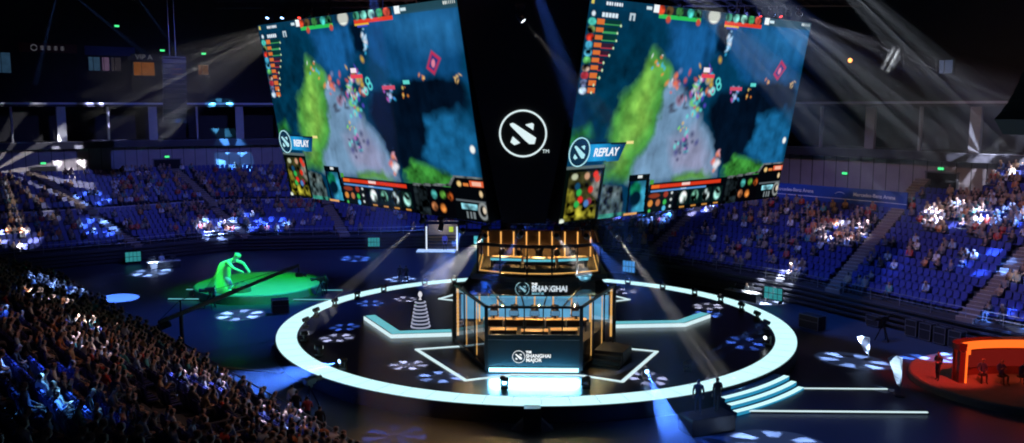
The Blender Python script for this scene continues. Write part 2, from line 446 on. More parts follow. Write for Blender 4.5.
def person_mesh(pose, seed=0, low=False):
    r = random.Random(seed); N = {}; E = []
    lean = r.uniform(-.02, .06); tx = r.uniform(-.03, .03)
    sit = pose != 'stand'
    if sit:
        if pose == 'lean': lean = -.22
        hz = .53
        N['pelvis'] = ((0, .06, hz), (.17, .14)); N['waist'] = ((0, .07+lean*.3, hz+.2), (.145, .115)); N['chest'] = ((tx*.4, .08+lean*.8, hz+.42), (.175, .125))
        N['neck'] = ((tx, .07+lean*1.1, hz+.6), .06)
        hx, hy, hzz = tx*1.4, .04+lean*1.3, hz+.68
        for s, nm in ((-1, 'L'), (1, 'R')):
            kn = r.uniform(.1, .17)*s
            N['hip'+nm] = ((.1*s, -.04, hz-.02), .095); N['knee'+nm] = ((kn, -.42, hz+.0), .068); N['ankle'+nm] = ((kn, -.44+r.uniform(-.06, .06), .1), .045); N['toe'+nm] = ((kn*1.1, -.6, .045), .042)
            N['sho'+nm] = ((.19*s, .08+lean*.9, hz+.5), .07)
            if pose == 'phone': el = (.25*s, -.05+lean, hz+.24); wr = (.1*s, -.25+lean, hz+.38); ha = (.06*s, -.3+lean, hz+.44)
            elif pose == 'arms_up': el = (.3*s, -.02+lean, hz+.62); wr = (.16*s, .0+lean, hz+.86); ha = (.12*s, -.02+lean, hz+.94)
            elif pose == 'lean': el = (.24*s, -.2, hz+.2); wr = (.1*s, -.36, hz+.14); ha = (.05*s, -.42, hz+.15)
            else: el = (.26*s, .04+lean, hz+.24); wr = (.15*s, -.2, hz+.12); ha = (.1*s, -.28, hz+.115)
            N['elb'+nm] = (el, .047); N['wri'+nm] = (wr, .032); N['hand'+nm] = (ha, (.042, .026))
    else:
        N['pelvis'] = ((0, .0, .95), (.155, .11)); N['waist'] = ((0, .0, 1.13), (.14, .1)); N['chest'] = ((0, .01, 1.34), (.175, .115)); N['neck'] = ((0, .0, 1.51), .058)
        hx, hy, hzz = 0, -.02, 1.58
        for s, nm in ((-1, 'L'), (1, 'R')):
            st = .05*s*(1 if seed % 2 else -1)
            N['hip'+nm] = ((.1*s, 0, .9), .09); N['knee'+nm] = ((.11*s, -.03+st, .5), .062); N['ankle'+nm] = ((.11*s, .02+st*1.6, .09), .043); N['toe'+nm] = ((.13*s, -.13+st*1.6, .045), .04)
            N['sho'+nm] = ((.19*s, .01, 1.42), .068)
            if seed % 3 == 1: el = (.25*s, .0, 1.16); wr = (.1*s, -.24, 1.14); ha = (.05*s, -.3, 1.17)
            else: el = (.25*s, .02, 1.14); wr = (.24*s, -.06, .9); ha = (.235*s, -.08, .82)
            N['elb'+nm] = (el, .045); N['wri'+nm] = (wr, .031); N['hand'+nm] = (ha, (.026, .042))
    N['jaw'] = ((hx, hy-.02, hzz), .078); N['skull'] = ((hx, hy, hzz+.1), (.088, .1)); N['crown'] = ((hx, hy+.01, hzz+.165), .06)
    N['nose'] = ((hx, hy-.092, hzz+.045), .022)
    E += [('pelvis', 'waist'), ('waist', 'chest'), ('chest', 'neck'), ('neck', 'jaw'), ('jaw', 'skull'), ('skull', 'crown'), ('jaw', 'nose')]
    for nm in 'LR':
        E += [('pelvis', 'hip'+nm), ('hip'+nm, 'knee'+nm), ('knee'+nm, 'ankle'+nm), ('ankle'+nm, 'toe'+nm), ('chest', 'sho'+nm), ('sho'+nm, 'elb'+nm), ('elb'+nm, 'wri'+nm), ('wri'+nm, 'hand'+nm)]
    if low:
        N.pop('nose'); E = [e for e in E if 'nose' not in e]
    me = skin_body(N, E, res=0 if low else 1)
    ctr = {k: Vector(v[0]) for k, v in N.items()}
    mi = []
    for p in me.polygons:
        c = p.center
        if c.z > hzz-.06 and abs(c.x-hx) < .14 and abs(c.y-hy) < .17:
            q = c-Vector((hx, hy, hzz+.08)); mi.append(1 if (q.z > .085 or (q.y > .02 and q.z > -.08)) else 0)
        elif min((c-ctr['handL']).length, (c-ctr['handR']).length, (c-ctr['wriL']).length, (c-ctr['wriR']).length) < .065: mi.append(0)
        elif c.z > hzz-.1 and abs(c.x-hx) < .09: mi.append(0)
        elif c.z < .085: mi.append(4)
        else:
            j = min(ctr, key=lambda k: (ctr[k]-c).length)
            low_ = (c.z < (.6 if sit else .99) and abs(c.x) < .2 and c.y < .16) if j[:3] in ('pel', 'hip', 'wai') else False
            mi.append(3 if j[:3] in ('kne', 'ank', 'toe') or low_ else 2)
    V = [tuple(v.co) for v in me.vertices]; F = [tuple(p.vertices) for p in me.polygons]
    bpy.data.meshes.remove(me)
    mb = MB(); mb.v = V; mb.f = F; mb.m = mi
    if not low:
        for nm in 'LR': hand_fingers(mb, N['wri'+nm][0], N['hand'+nm][0], 0, .55 if sit else .3)
        for s in (-1, 1):   # ears, eyes
            mb.box((hx+.088*s, hy+.005, hzz+.07), (.02, .04, .06), mi=0); mb.box((hx+.034*s, hy-.085, hzz+.085), (.022, .012, .009), mi=1)
        mb.box((hx, hy-.092, hzz+.0), (.05, .012, .012), mi=1)
    return mb
PMATS = [SKIN, HAIR, TOP, TROUSERS, SHOES]
POSES = [('rest', 1, 'seated'), ('phone', 2, 'phone-holding'), ('lean', 3, 'forward-leaning'), ('rest', 4, 'seated'), ('arms_up', 5, 'arms-raised'), ('rest', 6, 'seated'), ('lean', 9, 'forward-leaning')]
_pm = [person_mesh(p, s) for p, s, _ in POSES]
_pmesh = []
for b in _pm:
    t = b.build('person', PMATS, smooth=True); _pmesh.append(t.data); bpy.data.objects.remove(t)
_smesh = []
for s in (1, 2, 3, 4):
    t = person_mesh('stand', s).build('person', PMATS, smooth=True); _smesh.append(t.data); bpy.data.objects.remove(t)
TOPS = [('black', (.02, .02, .025), 6), ('grey', (.16, .16, .17), 4), ('white', (.62, .62, .64), 2.2), ('navy', (.03, .05, .16), 3), ('red', (.42, .04, .035), 1.6), ('tan', (.36, .24, .14), 1.8), ('orange', (.5, .17, .06), .8), ('teal', (.06, .25, .26), .8), ('pale blue', (.3, .42, .6), 1.)]
def pick_top(): return rng.choices(TOPS, [t[2] for t in TOPS])[0]
def add_person(mesh, loc, rz, label, col, group=None, scale=1.):
    o = bpy.data.objects.new('person', mesh); COL.objects.link(o); o.location = loc; o.rotation_euler = (0, 0, rz); o.color = (*col, 1); o.scale = (scale,)*3
    return tag(o, label, 'person', group)
N_PEOPLE = 285
psolo = [t for t in taken if inframe(t)][:N_PEOPLE]; pids = {id(t) for t in psolo}
for q, px, py, (x, y, z, a, bk, row, num) in psolo:
    i = rng.randrange(len(POSES))
    if POSES[i][0] in ('arms_up', 'phone') and rng.random() < .65: i = rng.choice((0, 2, 3, 5, 6))
    n, c, _ = pick_top()
    n = n.replace('pale blue', 'pale-blue')
    add_person(_pmesh[i], (x+rng.uniform(-.06, .06), y+rng.uniform(-.06, .06), z), a+math.pi+rng.uniform(-.5, .5), f"{POSES[i][2]} spectator in {n}, {place_words(bk, row, num)}", c, 'spectators in the stands', rng.uniform(.95, 1.06))
# the rest of the audience, too far to tell apart
low = [person_mesh('rest', 11, True), person_mesh('phone', 12, True), person_mesh('lean', 13, True)]
ATTR = pmat('crowd_cloth', (.2, .2, .2), .8, attr='tint')
big = [[], [], []]
PAL = [np.array((.36, .22, .16)), np.array((.012, .01, .009)), None, np.array((.03, .035, .055)), np.array((.02, .02, .02))]
def tints(b, top):
    C = np.zeros((len(b.v), 4)); C[:, 3] = 1
    for f, m in zip(b.f, b.m):
        col = top if m == 2 else PAL[m]
        for v in f: C[v, :3] = col
    return C
cache = {}
allsp = [[] for _ in low]
for t in taken:
    if id(t) in pids: continue
    x, y, z, a, bk, row, num = t[3]; i = rng.randrange(len(low)); n, c, _ = pick_top()
    if (i, n) not in cache: cache[(i, n)] = tints(low[i], np.array(c))
    allsp[i].append((x, y, z, a+math.pi+rng.uniform(-.25, .25), rng.uniform(.95, 1.06), cache[(i, n)]))
cv, cf, cc = [], [], []; off = 0
for b, sp in zip(low, allsp):
    V = np.array(b.v)
    for x, y, z, a, sc, col in sp:
        c, s = math.cos(a), math.sin(a); W = V*sc
        cv.append(np.stack([x+W[:, 0]*c-W[:, 1]*s, y+W[:, 0]*s+W[:, 1]*c, z+W[:, 2]], 1)); cc.append(col)
        cf += [tuple(off+j for j in f) for f in b.f]; off += len(V)
me = bpy.data.meshes.new('crowd'); me.from_pydata(np.concatenate(cv).tolist(), [], cf); me.materials.append(ATTR)
at = me.color_attributes.new('tint', 'FLOAT_COLOR', 'POINT'); at.data.foreach_set('color', np.concatenate(cc).astype(np.float32).ravel())
me.polygons.foreach_set('use_smooth', [True]*len(cf)); me.update()
o = bpy.data.objects.new('crowd', me); COL.objects.link(o); tag(o, 'distant audience seated in the farther rows of the stands', 'crowd', kind='stuff')
print('PEOPLE', len(psolo), 'crowd', sum(map(len, allsp)), 'crowd faces', len(cf))
# ------------------------------------------------------------------ the stage
DECK = pmat('black_stage_deck', (.012, .014, .024), .3, var=.25, scale=.6)
SKIRT = pmat('black_stage_skirt', (.01, .011, .016), .6)
RINGLIGHT = emat('white_floor_light', (.58, .95, 1.), 1.15, scale=.8)
STRIP = emat('white_strip_light', (.72, .95, 1.), .95)
CYAN = emat('cyan_strip_light', (.16, .62, .72), .8)
stage = thing('stage', 'round black stage with a broad glowing white rim in the middle of the hall', 'stage')
MB().lathe([(17.95, 0), (17.95, .94), (16.6, .94), (16.6, .99)], n=128).build('deck', DECK, stage)
MB().ring(16.64, 18, .94, 1.0, n=160).build('light_rim', RINGLIGHT, stage)['label'] = 'glowing white rim'
MB().ring(18.0, 18.06, 0, .92, n=128).build('skirt', SKIRT, stage)
# seams between the light panels of the rim
mb = MB()
for i in range(72):
    a = R(i*5+1.2); c, s = math.cos(a), math.sin(a); mb.bar((16.64*c, 16.64*s, 1.0), (18*c, 18*s, 1.0), .02, .006)
mb.build('panel_seam', pmat('grey_seam', (.2, .25, .26), .5), stage)
def strip(path, wd, z, mat, name, h=.03, parent=stage):
    mb = MB()
    for a, b in zip(path, path[1:]):
        mb.bar((*a, z+h/2), (*b, z+h/2), wd, h)
    for p in path[1:-1]: mb.cone((*p, z), (*p, z+h), wd/2, wd/2, 10)
    return mb.build(name, mat, parent)
strip([(-4.2, -6.4), (-7.55, -7.4), (-3.9, -13.9), (-1.3, -12.75), (2.6, -12.75), (4.95, -13.9), (7.75, -7.5), (4.4, -6.3)], .24, 1.0, STRIP, 'outline_light')
strip([(5.5, 10.8), (7.6, 8.05), (5.2, 6.7)], .26, 1., STRIP, 'outline_light')
strip([(-6.0, 10.6), (-7.7, 7.9), (-5.4, 6.9)], .26, 1., STRIP, 'outline_light')
def lightbar(path, label):
    t = thing('light_bench', label, 'light bench', (*path[0], 1.0)); p0 = Vector((*path[0], 1.0))
    b = MB(); l = MB(); e = MB()
    for a, c in zip(path, path[1:]):
        d = (Vector(c)-Vector(a)).normalized(); nrm = Vector((-d.y, d.x))*.42
        if nrm.y < 0: nrm = -nrm
        P, Q = Vector((*a, 1))-p0, Vector((*c, 1))-p0; n3 = Vector((nrm.x, nrm.y, 0))
        b.bar(P+n3+Vector((0, 0, .14)), Q+n3+Vector((0, 0, .14)), .84, .26)
        l.bar(P+n3*1.05+Vector((0, 0, .28)), Q+n3*1.05+Vector((0, 0, .28)), .7, .03)
        e.bar(P+Vector((0, 0, .13)), Q+Vector((0, 0, .13)), .1, .26)
    b.build('bench_body', pmat('dark_teal_panel', (.01, .06, .075), .5), t); l.build('top_light', CYAN, t); e.build('edge_light', STRIP, t)
    return t
lightbar([(-12.4, .6), (-9.6, -4.6), (-5.6, -4.0)], 'angled bench with a cyan glowing top beside the trophy tower')
lightbar([(12.9, 1.9), (10.6, -.9), (5.0, -1.5)], 'angled bench with a cyan glowing top on the runway side of the booth')
# glowing steps down to the runway
t = thing('stage_steps', 'three curved glowing white steps at the rim of the stage', 'steps', (14.4, -12.9, 0)); o0 = Vector((14.4, -12.9, 0))
for k, (r, z) in enumerate(((18.95, .75), (19.4, .5), (19.85, .25))):
    b = MB().ring(18.06, r, 0 if k == 2 else z-.25, z-.02, -57, -38.2, 24); b.v = [tuple(Vector(v)-o0) for v in b.v]
    st = b.build('step', pmat('blue_step_riser', (.03, .1, .16), .5), t)
    b = MB().ring(r-.3, r+.02, z-.03, z, -57, -38.2, 24); b.v = [tuple(Vector(v)-o0) for v in b.v]; b.build('tread_light', RINGLIGHT, st)
    b = MB().ring(r, r+.03, z-.22, z-.05, -57, -38.2, 24); b.v = [tuple(Vector(v)-o0) for v in b.v]; b.build('riser_light', emat('blue_riser_light', (.03, .34, .6), .75), st)
# runways
RUN = pmat('runway_boards', (.03, .028, .04), .4, var=.3, scale=.7)
def runway(x0, x1, y0, y1, label, ends=None):
    cx, cy = (x0+x1)/2, (y0+y1)/2
    t = thing('runway', label, 'runway', (cx, cy, 0))
    MB().box((0, 0, .06), (abs(x1-x0), abs(y1-y0), .12)).build('boards', RUN, t)
    for y, (e0, e1) in zip((y0, y1), ends or ((x0, x1), (x0, x1))): MB().box(((e0+e1)/2-cx, y-cy, .13), (abs(e1-e0), .14, .05)).build('edge_light', STRIP if x0 > 0 else CYAN, t)
runway(11.2, 21.2, -16.1, -12.1, 'runway with two white light strips from the glowing steps to the red set', ((11.2, 21.1), (15.4, 20.5)))
runway(-31.3, -17.2, 11.4, 15.4, 'dark runway with cyan light strips beside the green statue')

# ------------------------------------------------------------------ trophy tower
t = thing('trophy_tower', 'white ringed cone tower with a small figure on top on the stage', 'trophy stand', (-8.0, -1.75, 1.0))
TOWER = pmat('tower_blue_cone', (.04, .06, .12), .4)
TRIM = emat('tower_ring_glow', (.62, .66, .9), .55)  # spotlit white of the rings is put in as emission
MB().lathe([(.72, 0), (.72, .06), (.62, .08), (.26, 2.0), (.26, 2.04)]).build('cone_body', TOWER, t)
for k in range(8):
    z = .1+k*.245; r = .66-(.36)*z/2.0
    MB().lathe([(r-.04, z), (r+.07, z+.01), (r+.07, z+.075), (r-.04, z+.085)]).build('tier_ring', TRIM, t)
MB().lathe([(.12, 2.04), (.05, 2.1), (.04, 2.18), (.13, 2.3), (.15, 2.42), (.1, 2.55), (.03, 2.62)], n=12).build('cup', emat('glow_white_cup', (.9, .9, 1.), .8), t, smooth=True)  # bright look of the cup is emission, it holds no lamp

# ------------------------------------------------------------------ booth tower
TEAL = pmat('dark_teal_fascia', (.008, .032, .05), .35, var=.1)
FRAME = pmat('booth_black_frame', (.015, .02, .03), .35, .3)
GLASS = glassmat('booth_glass', (.93, .97, 1.))
WARM = emat('warm_strip_post_glow', (1., .48, .12), 1.15)  # also on the posts, whose warm lamplight is put in as emission
WOOD = pmat('light_desk_top', (.55, .34, .16), .5, var=.15, scale=3)
WHITE_L = emat('lit_lettering', (.9, .97, 1.), 1.1, sample=False)
bt = thing('player_booth', 'two-storey glass player booth lit warm inside at the centre of the stage', 'booth', (0, 0, 1.0))
FR = [(-2.8, -12.3), (2.7, -12.3)]; BK = [(5.2, -5.6), (-5.25, -5.6)]
poly = FR+BK
MB().prism(poly, .02, .16).build('floor_plate', FRAME, bt)
MB().prism([(-2.62, -12.0), (2.52, -12.0), (4.9, -5.7), (-4.95, -5.7)], .16, 1.5).build('inner_floor', pmat('booth_carpet', (.06, .05, .045), .9), bt)
# front panel with the emblem
MB().prism([(-2.8, -12.34), (2.7, -12.34), (2.7, -12.16), (-2.8, -12.16)], .16, 2.2).build('front_panel', TEAL, bt, bevel=.02)
MB().box((-.05, -12.36, 1.98), (5.3, .03, .03)).build('rivet_line', STEEL, bt)
MB().box((-.05, -12.42, .2), (5.2, .16, .2)).build('underglow_lamp', emat('ice_blue_glow', (.35, .85, 1.), 3.2), bt)
def emblem(name, r, parent, loc, rot, mat, depth=.03, filled=None):
    """a ring round a slanted bar between two corner chips"""
    m = MB(); n = 48
    for i in range(n):
        a, b = 2*math.pi*i/n, 2*math.pi*(i+1)/n
        q = [(rr*r*math.cos(x), rr*r*math.sin(x)) for x, rr in ((a, .93), (b, .93), (b, 1.), (a, 1.))]
        m.prism(q, 0, depth)
    S = r/150.
    P = lambda pts: [((x-212)*S*1.0, (218-y)*S*1.0) for x, y in pts]
    m.prism(P([(130, 157), (147, 151), (160, 156), (294, 245), (284, 283), (252, 284), (230, 266), (135, 170)]), 0, depth)
    m.prism(P([(226, 162), (268, 151), (280, 160), (276, 196)]), 0, depth)
    m.prism(P([(148, 236), (193, 277), (158, 291), (133, 272)]), 0, depth)
    o = m.build(name, mat, parent, loc=loc, rot=rot)
    if filled is not None:
        MB().cone((0, 0, -.02), (0, 0, -.004), r*.98, r*.98, 48).build('emblem_disc', filled, o)
    return o
up = (math.pi/2, 0, 0)
emblem('emblem', .37, bt, (-.92, -12.37, .98), up, WHITE_L)
text_part('lettering', 'THE', .17, WHITE_L, bt, (-.5, -12.36, 1.2), up, .015, bold=.012)
text_part('lettering', 'SHANGHAI', .29, WHITE_L, bt, (-.5, -12.36, .93), up, .015, bold=.008)
text_part('lettering', 'MAJOR', .29, WHITE_L, bt, (-.5, -12.36, .68), up, .015, bold=.008)
# glass walls and posts
def pane(a, b, z0, z1, nm='glass_panel', mat=GLASS):
    d = (Vector(b)-Vector(a)).normalized()*.05
    return MB().bar((a[0]+d.x, a[1]+d.y, (z0+z1)/2), (b[0]-d.x, b[1]-d.y, (z0+z1)/2), .03, z1-z0).build(nm, mat, bt)
def post(x, y, z0, z1, w=.09, m=FRAME): return MB().box((x, y, (z0+z1)/2), (w, w, z1-z0)).build('post', m, bt)
TOPZ = 3.9
for i in range(5):
    a = -2.8+i*1.1; pane((a, -12.28), (a+1.1, -12.28), 2.25, TOPZ)
    if i: post(a, -12.28, 2.2, TOPZ, .07)
for s, (f, b) in ((-1, ((-2.8, -12.28), (-5.25, -5.6))), (1, ((2.7, -12.28), (5.2, -5.6)))):
    f, b = Vector(f), Vector(b)
    for i in range(3):
        p, q = f.lerp(b, i/3), f.lerp(b, (i+1)/3); pane(p, q, .3, TOPZ)
        if i: post(p.x, p.y, .2, TOPZ, .08)
    post(f.x, f.y, .16, TOPZ+.1, .2); post(b.x, b.y, .16, TOPZ+.1, .2)
    for i in (1, 2):
        p = f.lerp(b, i/3); MB().box((p.x*.97, p.y+.1, 2.1), (.05, .05, 3.4)).build('glow_post', WARM, bt)
    # inner posts at the rear corner, their warm light put in as emission
    MB().box((b.x*.955, b.y-.25, 2.2), (.12, .12, 3.3)).build('glow_post', WARM, bt)
    MB().bar((f.x*.94, f.y+.3, TOPZ-.12), (b.x*.95, b.y-.2, TOPZ-.12), .06, .06).build('lamp_strip', WARM, bt)
for z, wd in ((TOPZ, .14), (2.22, .1)):
    MB().bar((-2.8, -12.28, z), (2.7, -12.28, z), .12, wd).build('rail', FRAME, bt)
for s, f, b in ((-1, (-2.8, -12.28), (-5.25, -5.6)), (1, (2.7, -12.28), (5.2, -5.6))):
    MB().bar((*f, TOPZ), (*b, TOPZ), .12, .16).build('rail', FRAME, bt)
    MB().bar((*f, .25), (*b, .25), .1, .12).build('rail', FRAME, bt)
for i in range(6):
    x0 = -2.8+i*1.1; x1 = -5.25+i*2.09
    MB().bar((x0, -12.28, TOPZ), (x1, -5.6, TOPZ), .07, .1).build('roof_beam', FRAME, bt)
MB().bar((-4.0, -9.0, TOPZ), (3.95, -9.0, TOPZ), .07, .08).build('roof_beam', FRAME, bt)
MB().prism([(-2.8, -12.28), (2.7, -12.28), (5.2, -5.6), (-5.25, -5.6)], TOPZ+.05, TOPZ+.07).build('roof_glass', GLASS, bt)
# back wall of the lower room, its core and the slab of the upper room
MB().prism([(-5.25, -5.6), (5.2, -5.6), (4.2, 5.6), (-4.2, 5.6)], .02, 3.3).build('core', pmat('booth_core_wall', (.05, .06, .08), .7), bt)
MB().box((0, -5.72, 2.45), (9.6, .08, 1.6)).build('glow_backdrop', emat('pale_blue_backdrop', (.17, .5, .78), .75, var=.5, scale=.9), bt)  # pale blue light on the back wall, put in as emission
for x in (-3.6, -2.4, -1.2, 0, 1.2, 2.4, 3.6): MB().box((x, -5.85, 2.4), (.1, .1, 1.8)).build('glow_post', WARM, bt)
MB().box((.2, -5.9, 3.75), (7.4, .5, .95)).build('sign_fascia', TEAL, bt, bevel=.03)
emblem('emblem', .46, bt, (-.8, -6.2, 3.74), up, emat('pale_cyan_lettering', (.45, .8, .9), .9, sample=False))
text_part('lettering', 'SHANGHAI', .5, WHITE_L, bt, (-.2, -6.17, 3.58), up, .015, bold=.022, sx=.92)
text_part('lettering', 'THE', .2, WHITE_L, bt, (-.2, -6.17, 3.98), up, .015, bold=.01)
text_part('lettering', 'MAJOR', .26, emat('dim_cyan_lettering', (.3, .7, .85), .8, sample=False), bt, (-.2, -6.17, 3.32), up, .015, bold=.01)
arc = [(-3.75, -4.9), (-2.25, -5.75), (-.5, -6.25), (1.1, -6.25), (2.75, -5.75), (4.25, -4.9)]
slab = [(x*1.12-.03, y*1.05) for x, y in arc]
MB().prism(slab+[(4.6, 2), (-4.1, 2)], 4.2, 4.55).build('upper_slab', TEAL, bt, bevel=.03)
MB().prism([(x, y+.2) for x, y in arc]+[(4.1, 1.8), (-3.6, 1.8)], 4.55, 4.6).build('upper_floor', pmat('booth_carpet', (.06, .05, .045), .9), bt)
UZ0, UZ1 = 4.55, 6.5
fl = lambda p: (p[0]*1.03, p[1]*1.03)
ring_pts = [(-3.9, 1.6)]+arc+[(4.4, 1.6)]
for a, b in zip(ring_pts, ring_pts[1:]):
    pane(a, b, UZ0+.1, UZ1-.05)
    MB().bar((*a, UZ1), (*b, UZ1), .16, .2).build('rail', FRAME, bt); MB().bar((*a, UZ0+.05), (*b, UZ0+.05), .14, .14).build('rail', FRAME, bt)
    MB().bar((a[0]*.97, a[1]*.97, UZ0+.16), (b[0]*.97, b[1]*.97, UZ0+.16), .05, .05).build('lamp_strip', WARM, bt)
for p in ring_pts: post(p[0], p[1], UZ0, UZ1+.05, .11)
MB().wall([(4.3, 1.6), (-3.8, 1.6)], UZ0, UZ1, .1).build('upper_back_wall', pmat('dark_brown_wall', (.1, .06, .035), .7), bt)
for i in range(9): MB().box((-3.4+i*.93, 1.5, 5.5), (.09, .09, 1.8)).build('glow_post', WARM, bt)
# black stair blocks at the two side doors
t = thing('stair_landing', 'black boxed stair landing at the runway-side door of the booth', 'stairs', (4.75, -9.6, 1.0), R(-20))
MB().box((0, .2, .4), (1.8, 2.2, .8)).build('landing', BLACK, t, bevel=.02)
for k in range(3): MB().box((0, -1.03-.28*k, .3-.12*k), (1.7, .3, .6-.24*k)).build('step', BLACK, t, bevel=.01)
# desks, monitors and chairs inside
def desk(loc, rz, wd, label, cat='desk', top=WOOD):
    t = thing('desk', label, cat, loc, rz)
    MB().box((0, 0, .74), (wd, .7, .05)).build('desk_top', top, t, bevel=.01)
    for s in (-1, 1): MB().box((s*(wd/2-.06), 0, .36), (.06, .62, .72)).build('leg', FRAME, t)
    MB().box((0, .28, .45), (wd-.15, .03, .5)).build('modesty_panel', FRAME, t)
    return t
SCREENB = emat('monitor_picture', (.2, .45, .7), .5, sample=False)
def monitor(loc, rz, label, lit=SCREENB):
    t = thing('computer_monitor', label, 'monitor', loc, rz)
    MB().box((0, 0, .33), (.58, .04, .35)).build('bezel', BLACK, t, bevel=.008); MB().box((0, .023, .33), (.54, .004, .31)).build('screen', lit, t)
    MB().box((0, -.03, .1), (.06, .03, .2)).build('stand', BLACK, t); MB().box((0, -.02, .01), (.25, .18, .02)).build('base', BLACK, t)
    return t
def gaming_chair(loc, rz, label):
    t = thing('office_chair', label, 'chair', loc, rz)
    MB().box((0, 0, .47), (.5, .5, .1)).build('seat', BLACK, t, bevel=.03); MB().box((0, .25, .88), (.5, .1, .78), rx=R(-8)).build('backrest', BLACK, t, bevel=.04)
    MB().cone((0, 0, .08), (0, 0, .44), .035, .03, 8).build('gas_stem', STEEL, t)
    m = MB()
    for k in range(5):
        a = k*2*math.pi/5; m.bar((0, 0, .07), (.28*math.cos(a), .28*math.sin(a), .05), .05, .04)
    m.build('base', BLACK, t)
    for s in (-1, 1): MB().box((s*.29, 0, .66), (.06, .3, .05)).build('armrest', BLACK, t)
    return t
F1 = 2.5+.01
for i, x in enumerate((-2.6, -1.3, 0, 1.3, 2.6)):
    w_ = ('the trophy-side end', 'second from the trophy side', 'the middle', 'second from the runway side', 'the runway-side end')[i]
    desk((x, -8.2, F1), 0, 1.26, f"pale wooden player desk in the lower booth, {w_}")
    monitor((x, -8.25, F1+.77), math.pi, f"black monitor on the lower booth desk, {w_}")
    gaming_chair((x, -6.8, F1), 0, f"black chair behind the lower booth desk, {w_}")
    add_person(_pmesh[i], (x, -6.85, F1+.02), 0, f"player in black top at the lower booth desk, {w_}", (.03, .03, .04), None)
for i, (x, y, rz_) in enumerate(((-1.85, -10.9, .0), (0, -11.2, 0), (1.75, -10.9, 0))):
    desk((x, y, F1), rz_, 1.6, f"wooden side table inside the front glass of the lower booth, {('trophy side', 'middle', 'runway side')[i]}", 'table')
for i, (x, y, rz_) in enumerate(((-1.9, -3.3, R(-8)), (.3, -3.7, 0), (2.5, -3.3, R(14)))):
    t = desk((x, y, 5.6), rz_, 2.1, f"caster desk with a cyan light strip in the upper booth, {('trophy side', 'middle', 'runway side')[i]}", 'desk')
    MB().box((0, -.34, .62), (2.1, .04, .16)).build('light_strip', CYAN, t)
for i, x in enumerate((-2.2, -1.1, .3, 1.5, 2.6)):
    add_person(_pmesh[(i*2) % 6], (x, -2.5+.15*abs(x), 5.6), 0, f"caster in dark jacket seated in the upper booth, {ORD[i+1]} from the trophy side", (.03, .03, .05), None)
    gaming_chair((x, -2.45+.15*abs(x), 5.6), 0, f"black chair in the upper booth, {ORD[i+1]} from the trophy side")
